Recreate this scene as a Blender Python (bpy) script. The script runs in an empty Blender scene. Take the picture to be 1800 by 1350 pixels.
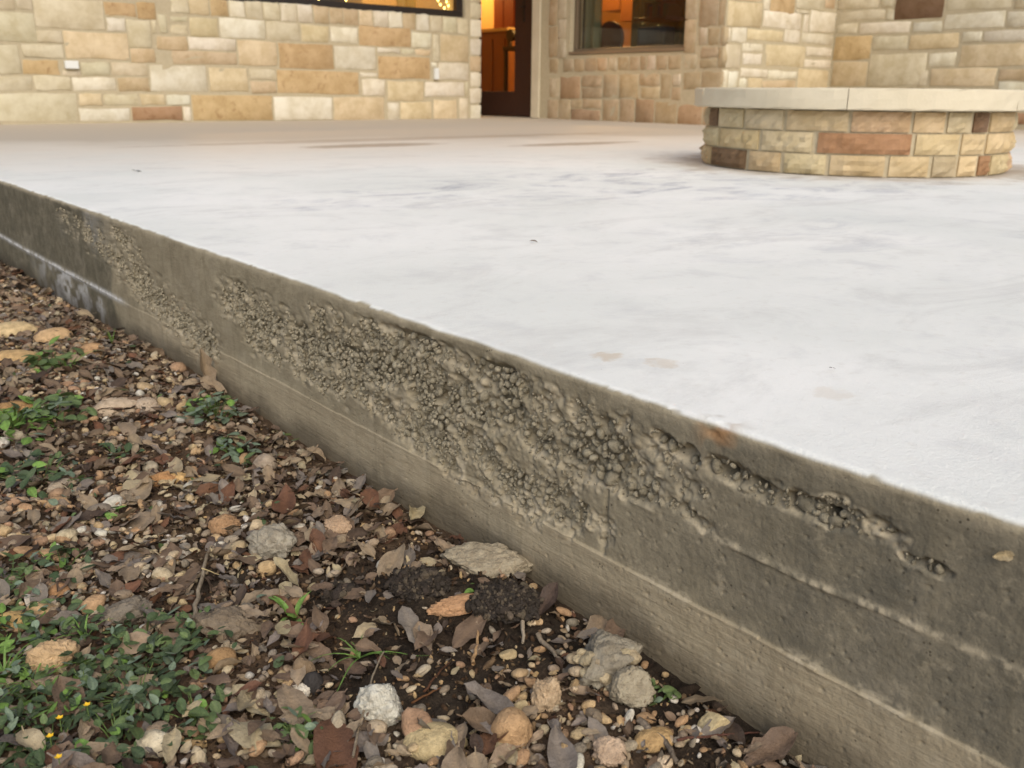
import bpy, bmesh, math, random
import numpy as np
from mathutils import Matrix, Vector

random.seed(7)
RNG = np.random.default_rng(7)
SC = bpy.context.scene
COL = SC.collection
A = np.array

# ------------------------------------------------------------------ camera
CAM_Z = 0.25
FPX, YAW, PITCH, ROLL = 1592.5, 0.69615, 0.31213, 0.00944
_f = A([math.sin(YAW)*math.cos(PITCH), math.cos(YAW)*math.cos(PITCH), -math.sin(PITCH)])
_r = A([math.cos(YAW), -math.sin(YAW), 0.0]); _u = np.cross(_r, _f)
_c, _s = math.cos(ROLL), math.sin(ROLL)
RIGHT, UP, FWD = _c*_r+_s*_u, -_s*_r+_c*_u, _f
cam = bpy.data.cameras.new('camera'); camo = bpy.data.objects.new('camera', cam); COL.objects.link(camo)
camo.matrix_world = Matrix(((RIGHT[0], UP[0], -FWD[0], 0), (RIGHT[1], UP[1], -FWD[1], 0),
                            (RIGHT[2], UP[2], -FWD[2], CAM_Z), (0, 0, 0, 1)))
cam.sensor_width = 36; cam.lens = 36*FPX/1800; cam.clip_start = 0.02; cam.clip_end = 400
cam.dof.use_dof = True; cam.dof.focus_distance = 0.95; cam.dof.aperture_fstop = 11.0
SC.camera = camo

# ------------------------------------------------------------------ light
SUN_AZ, SUN_EL = math.radians(205), math.radians(42)      # azimuth clockwise from +Y: over the camera's right shoulder
w = bpy.data.worlds.new('World'); SC.world = w; w.use_nodes = True
nt = w.node_tree; bg = nt.nodes['Background']
sky = nt.nodes.new('ShaderNodeTexSky'); sky.sky_type = 'NISHITA'; sky.sun_disc = False
sky.sun_elevation = SUN_EL; sky.sun_rotation = SUN_AZ
sky.air_density = 1.0; sky.dust_density = 4.0; sky.ozone_density = 0.6
nt.links.new(sky.outputs[0], bg.inputs[0]); bg.inputs[1].default_value = 0.105
sun = bpy.data.lights.new('sun', 'SUN'); sun.energy = 1.45; sun.angle = math.radians(60); sun.color = (0.98, 0.965, 0.87)
suno = bpy.data.objects.new('sun', sun); COL.objects.link(suno)
sd = Vector((math.sin(SUN_AZ)*math.cos(SUN_EL), math.cos(SUN_AZ)*math.cos(SUN_EL), math.sin(SUN_EL)))
suno.rotation_euler = sd.to_track_quat('Z', 'Y').to_euler()
SC.view_settings.view_transform = 'Standard'; SC.view_settings.look = 'None'
SC.view_settings.exposure = 0.25; SC.view_settings.gamma = 1.0; SC.view_settings.use_curve_mapping = False
SC.render.engine = 'CYCLES'

# ------------------------------------------------------------------ helpers: picking points of the place
def ray(px, py):
    d = (px-900)/FPX*RIGHT - (py-675)/FPX*UP + FWD
    return d
def on_x(px, py, X):
    d = ray(px, py); t = X/d[0]; return d*t + A([0, 0, CAM_Z])
def on_y(px, py, Y):
    d = ray(px, py); t = Y/d[1]; return d*t + A([0, 0, CAM_Z])
def on_z(px, py, Z):
    d = ray(px, py); t = (Z-CAM_Z)/d[2]; return d*t + A([0, 0, CAM_Z])

def lin(r, g, b, k=1.0):
    def f(c):
        c /= 255.0
        return (c/12.92 if c <= 0.04045 else ((c+0.055)/1.055)**2.4)*k
    return (f(r), f(g), f(b))

# noise (value noise on a wrapped lattice)
_T = np.random.default_rng(3).random((64, 64, 64)).astype(np.float32)
def vn3(x, y, z):
    xi = np.floor(x).astype(int); yi = np.floor(y).astype(int); zi = np.floor(z).astype(int)
    fx, fy, fz = x-xi, y-yi, z-zi
    fx = fx*fx*(3-2*fx); fy = fy*fy*(3-2*fy); fz = fz*fz*(3-2*fz)
    xi &= 63; yi &= 63; zi &= 63; x1 = (xi+1) & 63; y1 = (yi+1) & 63; z1 = (zi+1) & 63
    def L(a, b, t): return a+(b-a)*t
    return L(L(L(_T[xi, yi, zi], _T[x1, yi, zi], fx), L(_T[xi, y1, zi], _T[x1, y1, zi], fx), fy),
             L(L(_T[xi, yi, z1], _T[x1, yi, z1], fx), L(_T[xi, y1, z1], _T[x1, y1, z1], fx), fy), fz)
def fbm(x, y, z=0.0, oct=4, gain=0.5):
    z = np.zeros_like(x)+z; s = 0; a = 1.0; n = 0
    for i in range(oct):
        s = s + a*(vn3(x*2**i+17.3*i, y*2**i+5.1*i, z*2**i+9.7*i)*2-1); n += a; a *= gain
    return s/n
def sstep(a, b, x):
    t = np.clip((x-a)/(b-a), 0, 1); return t*t*(3-2*t)

def tag(o, label=None, cat=None, group=None, kind=None):
    if label: o['label'] = label
    if cat: o['category'] = cat
    if group: o['group'] = group
    if kind: o['kind'] = kind
    return o
def empty(name, loc=(0, 0, 0)):
    o = bpy.data.objects.new(name, None); COL.objects.link(o); o.location = loc; o.empty_display_size = 0.1
    return o
def obj(name, me, mat=None, parent=None, loc=None, color=None):
    o = bpy.data.objects.new(name, me); COL.objects.link(o)
    if mat is not None and len(me.materials) == 0: me.materials.append(mat)
    if parent is not None: o.parent = parent
    if loc is not None: o.location = loc
    if color is not None: o.color = (color[0], color[1], color[2], color[3] if len(color) > 3 else 0.0)
    return o
def mesh_np(name, V, F, smooth=False, attrs=None):
    """V (n,3), F (m,k) array of equal sized faces"""
    me = bpy.data.meshes.new(name); V = np.asarray(V, np.float32); F = np.asarray(F, np.int32)
    k = F.shape[1]
    me.vertices.add(len(V)); me.vertices.foreach_set('co', V.ravel())
    me.loops.add(F.size); me.loops.foreach_set('vertex_index', F.ravel())
    me.polygons.add(len(F)); me.polygons.foreach_set('loop_start', np.arange(0, F.size, k, dtype=np.int32))
    me.polygons.foreach_set('loop_total', np.full(len(F), k, np.int32))
    if smooth: me.polygons.foreach_set('use_smooth', np.ones(len(F), bool))
    me.update(calc_edges=True)
    for nm, val in (attrs or {}).items():
        val = np.asarray(val, np.float32)
        if val.ndim == 1:
            at = me.attributes.new(nm, 'FLOAT', 'POINT'); at.data.foreach_set('value', val)
        else:
            at = me.attributes.new(nm, 'FLOAT_VECTOR', 'POINT'); at.data.foreach_set('vector', val[:, :3].ravel().copy())
    me.validate()
    return me
def grid_faces(nu, nv, flip=False):
    i = np.arange(nu-1)[:, None]*nv + np.arange(nv-1)[None, :]
    i = i.ravel()
    F = np.stack([i, i+nv, i+nv+1, i+1], 1)
    return F[:, ::-1] if flip else F
def tris_of(me):
    me.calc_loop_triangles()
    V = np.empty(len(me.vertices)*3, np.float32); me.vertices.foreach_get('co', V)
    T = np.empty(len(me.loop_triangles)*3, np.int32); me.loop_triangles.foreach_get('vertices', T)
    return V.reshape(-1, 3), T.reshape(-1, 3)
def bm_mesh(name, bm, smooth=False):
    me = bpy.data.meshes.new(name); bm.to_mesh(me); bm.free()
    if smooth:
        for p in me.polygons: p.use_smooth = True
    return me
def box_bm(bm, x0, x1, y0, y1, z0, z1, bev=0.0):
    vs = [bm.verts.new(c) for c in ((x0, y0, z0), (x1, y0, z0), (x1, y1, z0), (x0, y1, z0),
                                    (x0, y0, z1), (x1, y0, z1), (x1, y1, z1), (x0, y1, z1))]
    fs = [bm.faces.new([vs[i] for i in q]) for q in ((0, 3, 2, 1), (4, 5, 6, 7), (0, 1, 5, 4), (1, 2, 6, 5), (2, 3, 7, 6), (3, 0, 4, 7))]
    if bev > 0:
        es = list({e for f in fs for e in f.edges})
        bmesh.ops.bevel(bm, geom=es, offset=bev, segments=2, affect='EDGES', profile=0.6)
def boxes(name, lst, mat, parent=None, bev=0.0):
    bm = bmesh.new()
    for b in lst: box_bm(bm, *b, bev=bev)
    return obj(name, bm_mesh(name, bm), mat, parent)
def rotmat(rx, ry, rz):
    return A((Matrix.Rotation(rz, 3, 'Z') @ Matrix.Rotation(ry, 3, 'Y') @ Matrix.Rotation(rx, 3, 'X')))

# ------------------------------------------------------------------ materials
class NT:
    def __init__(s, name, rough=0.85, spec=0.3):
        s.mat = bpy.data.materials.new(name); s.mat.use_nodes = True; s.t = s.mat.node_tree
        s.b = s.t.nodes['Principled BSDF']; s.b.inputs['Roughness'].default_value = rough
        s.b.inputs['Specular IOR Level'].default_value = spec
    def n(s, typ, **kw):
        n = s.t.nodes.new(typ)
        for k, v in kw.items(): setattr(n, k, v)
        return n
    def set(s, sock, v):
        if isinstance(v, bpy.types.NodeSocket): s.t.links.new(v, sock)
        elif v is not None: sock.default_value = v
    def pos(s, obj_=False):
        if obj_: return s.n('ShaderNodeTexCoord').outputs['Object']
        return s.n('ShaderNodeNewGeometry').outputs['Position']
    def scale(s, vec, sc):
        m = s.n('ShaderNodeMapping'); s.set(m.inputs['Vector'], vec); m.inputs['Scale'].default_value = sc; return m.outputs[0]
    def noise(s, vec, scale, detail=4, rough=0.6, dist=0.0):
        n = s.n('ShaderNodeTexNoise'); s.set(n.inputs['Vector'], vec); n.inputs['Scale'].default_value = scale
        n.inputs['Detail'].default_value = detail; n.inputs['Roughness'].default_value = rough; n.inputs['Distortion'].default_value = dist
        return n.outputs[0]
    def ramp(s, v, a, b, lo=0.0, hi=1.0):
        m = s.n('ShaderNodeMapRange'); m.interpolation_type = 'SMOOTHSTEP'; s.set(m.inputs[0], v)
        m.inputs[1].default_value = a; m.inputs[2].default_value = b; m.inputs[3].default_value = lo; m.inputs[4].default_value = hi
        return m.outputs[0]
    def mix(s, f, a, b, mode='MIX'):
        m = s.n('ShaderNodeMix'); m.data_type = 'RGBA'; m.blend_type = mode
        s.set(m.inputs[0], f)
        for sock, v in ((m.inputs[6], a), (m.inputs[7], b)):
            s.set(sock, v if isinstance(v, bpy.types.NodeSocket) else (v[0], v[1], v[2], 1))
        return m.outputs[2]
    def math(s, op, a, b=None):
        m = s.n('ShaderNodeMath', operation=op); s.set(m.inputs[0], a); s.set(m.inputs[1], b); return m.outputs[0]
    def attr(s, name, vec=False):
        n = s.n('ShaderNodeAttribute', attribute_name=name); return n.outputs['Vector' if vec else 'Fac']
    def color(s, v): s.set(s.b.inputs['Base Color'], v if isinstance(v, bpy.types.NodeSocket) else (v[0], v[1], v[2], 1))
    def bump(s, h, dist, strength=1.0):
        b = s.n('ShaderNodeBump'); b.inputs['Distance'].default_value = dist; b.inputs['Strength'].default_value = strength
        s.set(b.inputs['Height'], h); s.t.links.new(b.outputs[0], s.b.inputs['Normal'])
    def blob(s, sep, cx, cy, rx, ry, soft=0.6, wob=None):
        x = s.math('MULTIPLY', s.math('SUBTRACT', sep[0], cx), 1/rx); y = s.math('MULTIPLY', s.math('SUBTRACT', sep[1], cy), 1/ry)
        d = s.math('ADD', s.math('MULTIPLY', x, x), s.math('MULTIPLY', y, y))
        if wob is not None: d = s.math('ADD', d, wob)
        return s.ramp(d, 1.0, 1.0-soft, 0, 1)

def simple(name, col, rough=0.7, spec=0.3, nscale=0, namt=0.2, metal=0.0):
    m = NT(name, rough, spec)
    if nscale:
        n = m.noise(m.pos(True), nscale)
        m.color(m.mix(n, [c*(1-namt) for c in col], [c*(1+namt) for c in col]))
    else: m.color(col)
    m.b.inputs['Metallic'].default_value = metal
    return m.mat

# stone: colour comes from each stone (object colour), alpha says how veined it is
def make_stone(name, bumpd=0.004):
    m = NT(name, 0.9, 0.2); oi = m.n('ShaderNodeObjectInfo')
    vec = m.n('ShaderNodeVectorMath', operation='ADD'); m.set(vec.inputs[0], m.pos())
    mul = m.math('MULTIPLY', oi.outputs['Random'], 31.0); m.set(vec.inputs[1], mul); p = vec.outputs[0]
    n1 = m.noise(p, 9, 5, 0.65); n2 = m.noise(p, 22, 6, 0.7, 0.6); n3 = m.noise(p, 120, 3)
    c = oi.outputs['Color']
    c1 = m.mix(m.ramp(n1, 0.3, 0.7), m.mix(1.0, c, (0.86, 0.83, 0.76), 'MULTIPLY'), m.mix(1.0, c, (1.08, 1.09, 1.12), 'MULTIPLY'))
    vein = m.math('MULTIPLY', m.ramp(n2, 0.52, 0.72), oi.outputs['Alpha'])
    c2 = m.mix(vein, c1, m.mix(1.0, c, (0.58, 0.47, 0.36), 'MULTIPLY'))
    m.color(c2); m.bump(m.math('ADD', n2, m.math('MULTIPLY', n3, 0.35)), bumpd)
    return m.mat
M_STONE = make_stone('limestone')
def make_mortar():
    m = NT('mortar', 0.95, 0.1); n = m.noise(m.pos(), 40, 4)
    m.color(m.mix(n, lin(172, 160, 134), lin(198, 186, 160))); m.bump(n, 0.004); return m.mat
M_MORTAR = make_mortar()
def make_cap():
    m = NT('cut_limestone', 0.85, 0.25); p = m.pos(); n = m.noise(p, 7, 5); n2 = m.noise(p, 150, 3)
    m.color(m.mix(n, lin(196, 184, 158), lin(222, 212, 190))); m.bump(n2, 0.001); return m.mat
M_CAP = make_cap()

# slab: cement face + white film on top (a real coating), masks are stored per vertex
def make_slab():
    m = NT('slab_concrete', 0.88, 0.25); p = m.pos()
    sx = m.n('ShaderNodeSeparateXYZ'); m.set(sx.inputs[0], p); sep = sx.outputs
    # --- cement of the cast face
    big = m.noise(p, 5, 5, 0.6); mid = m.noise(p, 42, 7, 0.74); fine = m.noise(p, 260, 4, 0.7)
    grain = m.noise(m.scale(p, (1, 7, 150)), 1.0, 5, 0.7)
    c = m.mix(m.ramp(big, 0.3, 0.7), lin(154, 144, 121), lin(175, 164, 140))
    c = m.mix(m.ramp(mid, 0.36, 0.66), c, m.mix(0.7, c, lin(132, 122, 101)))
    wood = m.attr('wood')
    g2 = m.math('MULTIPLY', m.ramp(grain, 0.42, 0.66), wood)
    c = m.mix(m.math('MULTIPLY', g2, 0.55), c, lin(116, 103, 83))
    c = m.mix(m.math('MULTIPLY', wood, 0.45), c, lin(196, 180, 152))
    c = m.mix(m.math('MULTIPLY', m.attr('face_shade'), m.ramp(mid, 0.25, 0.7, 0.5, 1.0)), c, lin(110, 106, 94))
    c = m.mix(m.math('MULTIPLY', m.attr('damp'), m.ramp(mid, 0.2, 0.8, 0.5, 1.0)), c, lin(84, 82, 70))
    c = m.mix(m.attr('crust'), c, lin(186, 174, 150))
    c = m.mix(m.math('MULTIPLY', m.attr('salt'), m.ramp(mid, 0.3, 0.6)), c, lin(220, 220, 220))
    c = m.mix(m.ramp(fine, 0.60, 0.75, 0, 0.4), c, lin(94, 85, 70))
    sp = m.noise(p, 900, 2, 0.8); c = m.mix(m.ramp(sp, 0.60, 0.72, 0, 0.32), c, lin(88, 80, 66)); c = m.mix(m.ramp(sp, 0.40, 0.28, 0, 0.22), c, lin(196, 184, 158))
    dr = m.noise(m.scale(p, (1, 60, 5)), 1.0, 5, 0.7); c = m.mix(m.ramp(dr, 0.48, 0.72, 0, 0.28), c, lin(112, 104, 84)); md = m.noise(p, 11, 6, 0.7); c = m.mix(m.ramp(md, 0.5, 0.68, 0, 0.3), c, lin(176, 166, 146))
    vo = m.n('ShaderNodeTexVoronoi'); m.set(vo.inputs['Vector'], p); vo.inputs['Scale'].default_value = 150
    pit_ = m.math('MULTIPLY', m.ramp(vo.outputs['Distance'], 0.10, 0.20, 1, 0), m.ramp(m.noise(p, 30, 4, 0.7), 0.50, 0.62)); c = m.mix(m.math('MULTIPLY', pit_, 0.75), c, lin(62, 56, 46))
    c = m.mix(m.attr('rust'), c, lin(172, 132, 92))
    c = m.mix(m.math('MULTIPLY', m.attr('dirt'), 0.62), c, lin(72, 64, 52))
    # --- white film on the top
    t1 = m.noise(p, 1.6, 6, 0.62, 0.4); t2 = m.noise(p, 9, 5, 0.65, 0.3); t3 = m.noise(p, 60, 4, 0.6)
    wob = m.math('MULTIPLY', m.math('SUBTRACT', t2, 0.5), 1.6)
    top = m.mix(m.ramp(t1, 0.3, 0.7), lin(227, 229, 225), lin(242, 242, 239))
    top = m.mix(m.ramp(t2, 0.50, 0.76, 0, 0.5), top, lin(206, 207, 207))
    top = m.mix(m.ramp(t3, 0.52, 0.8, 0, 0.28), top, lin(206, 202, 194))
    t4 = m.noise(m.scale(p, (2.2, 4.2, 1)), 1.1, 7, 0.7, 0.8); top = m.mix(m.ramp(t4, 0.50, 0.68, 0, 0.55), top, lin(208, 208, 205)); top = m.mix(m.ramp(m.noise(p, 210, 2), 0.70, 0.78, 0, 0.35), top, lin(170, 164, 156))
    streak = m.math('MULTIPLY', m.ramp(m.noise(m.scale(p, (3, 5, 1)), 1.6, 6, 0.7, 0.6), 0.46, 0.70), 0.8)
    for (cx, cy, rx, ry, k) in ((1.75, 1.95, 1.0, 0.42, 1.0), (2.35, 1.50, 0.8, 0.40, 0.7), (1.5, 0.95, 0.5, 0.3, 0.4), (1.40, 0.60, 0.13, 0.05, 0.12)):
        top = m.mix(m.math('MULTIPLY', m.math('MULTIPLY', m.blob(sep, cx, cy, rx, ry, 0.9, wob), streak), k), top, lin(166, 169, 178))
    s_ = m.math('ADD', sep[1], m.math('MULTIPLY', sep[0], 0.3)); s_ = m.math('ADD', s_, m.math('MULTIPLY', m.math('SUBTRACT', t1, 0.5), 1.4))
    top = m.mix(m.ramp(s_, 2.6, 4.8, 0, 0.85), top, lin(212, 202, 188))
    top = m.mix(m.ramp(s_, 4.4, 5.6, 0, 0.9), top, lin(182, 171, 156))
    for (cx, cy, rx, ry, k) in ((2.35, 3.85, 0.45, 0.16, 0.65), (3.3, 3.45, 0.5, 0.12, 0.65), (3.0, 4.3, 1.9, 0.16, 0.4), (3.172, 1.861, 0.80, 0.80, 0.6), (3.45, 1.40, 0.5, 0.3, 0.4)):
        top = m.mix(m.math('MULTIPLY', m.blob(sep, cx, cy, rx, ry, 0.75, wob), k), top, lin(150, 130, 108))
    for (cx, cy, r, k) in ((0.63, 0.605, 0.020, 0.5), (0.655, 0.555, 0.020, 0.35), (0.70, 0.40, 0.022, 0.2)):
        top = m.mix(m.math('MULTIPLY', m.blob(sep, cx, cy, r, r, 0.9, m.math('MULTIPLY', m.math('SUBTRACT', t3, 0.5), 3.0)), k), top, lin(200, 178, 146))
    c = m.mix(m.attr('white'), c, top)
    m.color(c)
    h = m.math('ADD', m.math('MULTIPLY', fine, 0.5), m.math('MULTIPLY', m.math('MULTIPLY', grain, wood), 0.8))
    m.bump(m.math('ADD', h, m.math('MULTIPLY', mid, 0.5)), 0.0018); return m.mat
M_SLAB = make_slab()
def make_agg():
    m = NT('cement_coated_gravel', 0.9, 0.2); oi = m.n('ShaderNodeObjectInfo'); p = m.pos()
    n = m.noise(p, 60, 5, 0.65); n2 = m.noise(p, 420, 5, 0.8)
    c = m.mix(m.ramp(n, 0.3, 0.7), lin(158, 149, 128), lin(200, 190, 166)); c = m.mix(m.ramp(n2, 0.5, 0.36, 0, 0.35), c, lin(104, 97, 82))
    m.color(m.mix(m.ramp(n2, 0.55, 0.8, 0, 0.5), c, lin(186, 176, 154))); m.bump(m.math('ADD', n2, n), 0.0035); return m.mat
M_AGG = make_agg()

def make_soil():
    m = NT('garden_soil', 0.97, 0.1); p = m.pos()
    n = m.noise(p, 14, 6, 0.65); n2 = m.noise(p, 160, 5, 0.75); n3 = m.noise(p, 520, 3, 0.7)
    c = m.mix(m.ramp(n, 0.35, 0.7), m.mix(m.attr('bare'), lin(84, 68, 54), lin(50, 43, 37)), m.mix(m.attr('bare'), lin(112, 92, 74), lin(76, 66, 56)))
    c = m.mix(m.ramp(n2, 0.5, 0.72, 0, 0.8), c, m.mix(m.attr('bare'), lin(128, 106, 84), lin(92, 80, 66))); c = m.mix(m.ramp(n3, 0.62, 0.76, 0, 0.6), c, lin(140, 122, 98))
    m.color(c); m.bump(m.math('ADD', n2, m.math('MULTIPLY', n3, 0.6)), 0.005); return m.mat
M_SOIL = make_soil()
def make_litter(name, tint, rough=0.75, spec=0.25, leafy=False, trans=0.0):
    m = NT(name, rough, spec)
    base = m.attr('tint', True) if tint else m.n('ShaderNodeObjectInfo').outputs['Color']
    p = m.pos(); n = m.noise(p, 70 if leafy else 90, 5, 0.7); n2 = m.noise(p, 420, 3, 0.6)
    c = m.mix(m.ramp(n, 0.3, 0.72), m.mix(1.0, base, (0.72, 0.70, 0.68), 'MULTIPLY'), m.mix(1.0, base, (1.15, 1.16, 1.17), 'MULTIPLY'))
    c = m.mix(m.ramp(n2, 0.58, 0.78, 0, 0.55), c, m.mix(1.0, base, (0.45, 0.38, 0.32), 'MULTIPLY'))
    if leafy:
        rib = m.attr('rib'); c = m.mix(m.math('MULTIPLY', rib, 0.5), c, m.mix(1.0, base, (1.35, 1.3, 1.2), 'MULTIPLY'))
    m.color(c); m.bump(m.math('ADD', n2, n), 0.0012 if leafy else 0.0022)
    if trans: m.b.inputs['Transmission Weight'].default_value = 0.0; m.b.inputs['Subsurface Weight'].default_value = 0.0
    return m.mat
M_LEAF = make_litter('dry_leaf', False, 0.62, 0.35, True); M_LEAF_T = make_litter('dry_leaf_litter', True, 0.65, 0.3, True)
M_PEB = make_litter('river_gravel', False, 0.8, 0.25); M_PEB_T = make_litter('fine_gravel', True, 0.85, 0.2)
M_GREEN = make_litter('weed_leaf', False, 0.5, 0.4, True); M_GREEN_T = make_litter('weed_cover', True, 0.55, 0.35, True)
M_TWIG = make_litter('dead_twig', False, 0.85, 0.2)

# ------------------------------------------------------------------ patio slab
XE = 0.5600; Z1, Z2 = -0.1696, -0.0995           # seams left by the form boards
_ty = A([0.185, 0.238, 0.274, 0.317, 0.375, 0.428, 0.49, 0.586, 0.737, 0.895, 1.237, 1.616, 2.056, 2.898, 3.4])
_tx = A([0.565, 0.561, 0.561, 0.557, 0.559, 0.557, 0.558, 0.558, 0.563, 0.557, 0.563, 0.562, 0.562, 0.552, 0.555])
def edge_x(Y): return 0.5600 + 0.55*(np.interp(Y, _ty, _tx)-0.56)
_by = A([0.2, 0.291, 0.376, 0.475, 0.582, 0.701, 0.809, 0.901, 1.035, 1.165, 1.306, 1.417, 1.583, 1.9, 2.2, 2.6, 3.2, 6])
_bz = A([-0.25, -0.247, -0.243, -0.239, -0.240, -0.236, -0.241, -0.241, -0.241, -0.243, -0.238, -0.236, -0.230, -0.240, -0.25, -0.252, -0.25, -0.25])

def seg_field(Y, Z, pts, rz, strength, stretch=1.5):
    """capsule chain on the slab face; pts are picked on the face, radius in metres of height"""
    P = [on_x(a, b, XE)[1:] for a, b in pts]; best = np.full(Y.shape, 9.0)
    for (y0, z0), (y1, z1) in zip(P[:-1], P[1:]):
        ay, az = (y1-y0)/stretch, z1-z0; L = ay*ay+az*az+1e-12
        t = np.clip((((Y-y0)/stretch)*ay + (Z-z0)*az)/L, 0, 1)
        d = np.hypot((Y-y0)/stretch - t*ay, Z-z0-t*az)/rz; best = np.minimum(best, d)
    return strength*np.clip(1.25-best, 0, 1)
HONEY = [([(520, 595), (640, 640), (760, 672), (900, 735), (1000, 788), (1050, 806)], 0.030, 1.1),
         ([(740, 740), (830, 800), (900, 850), (970, 870)], 0.036, 0.9),
         ([(690, 572), (800, 630), (930, 690)], 0.026, 0.72), ([(560, 570), (690, 600)], 0.03, 0.6),
         ([(215, 470), (275, 525), (335, 580), (360, 605)], 0.046, 0.52), ([(200, 405), (235, 450)], 0.035, 0.42),
         ([(405, 530), (470, 570), (540, 605)], 0.040, 0.72), ([(440, 600), (520, 640), (600, 690)], 0.022, 0.5),
         ([(600, 660), (700, 740), (780, 800), (850, 850)], 0.022, 0.6),
         ([(1155, 768), (1215, 806)], 0.008, 0.95), ([(1262, 822), (1335, 858), (1400, 885), (1462, 908)], 0.010, 1.05),
         ([(1480, 900), (1550, 930)], 0.012, 0.66), ([(1030, 735), (1100, 800), (1135, 850)], 0.024, 0.6), ([(1090, 740), (1160, 800), (1200, 850)], 0.016, 0.42),
         ([(1100, 870), (1180, 880), (1240, 925)], 0.008, 0.62), ([(1000, 880), (1060, 930)], 0.016, 0.55), ([(1590, 985), (1650, 1010)], 0.006, 0.5),
         ([(110, 375), (190, 440)], 0.04, 0.36)]
VOIDS = [(1172, 771, .0038, .016), (1213, 792, .004, .018), (1274, 828, .005, .02), (1331, 853, .0055, .02), (1394, 886, .005, .018), (1398, 878, .003, .012), (1459, 906, .0048, .018), (545, 607, .008, .02), (640, 640, .008, .02), (662, 655, .006, .02), (722, 690, .006, .018), (770, 700, .006, .018), (800, 668, .005, .016), (905, 720, .006, .018), (940, 775, .006, .018), (1000, 800, .0055, .018), (1052, 808, .005, .016), (880, 790, .004, .014), (835, 740, .005, .016), (595, 640, .006, .016)]
def honey(Y, Z):
    m = np.zeros(Y.shape)
    for pts, r, s in HONEY: m = np.maximum(m, seg_field(Y, Z, pts, r, s))
    n = fbm(Y*22, Z*34, 2.0, 4); n2 = fbm(Y*90, Z*110, 5.0, 3)
    return np.clip(m*(1.0+1.1*n) + (m > 0)*(0.34*n2-0.08), 0, 1)

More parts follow.
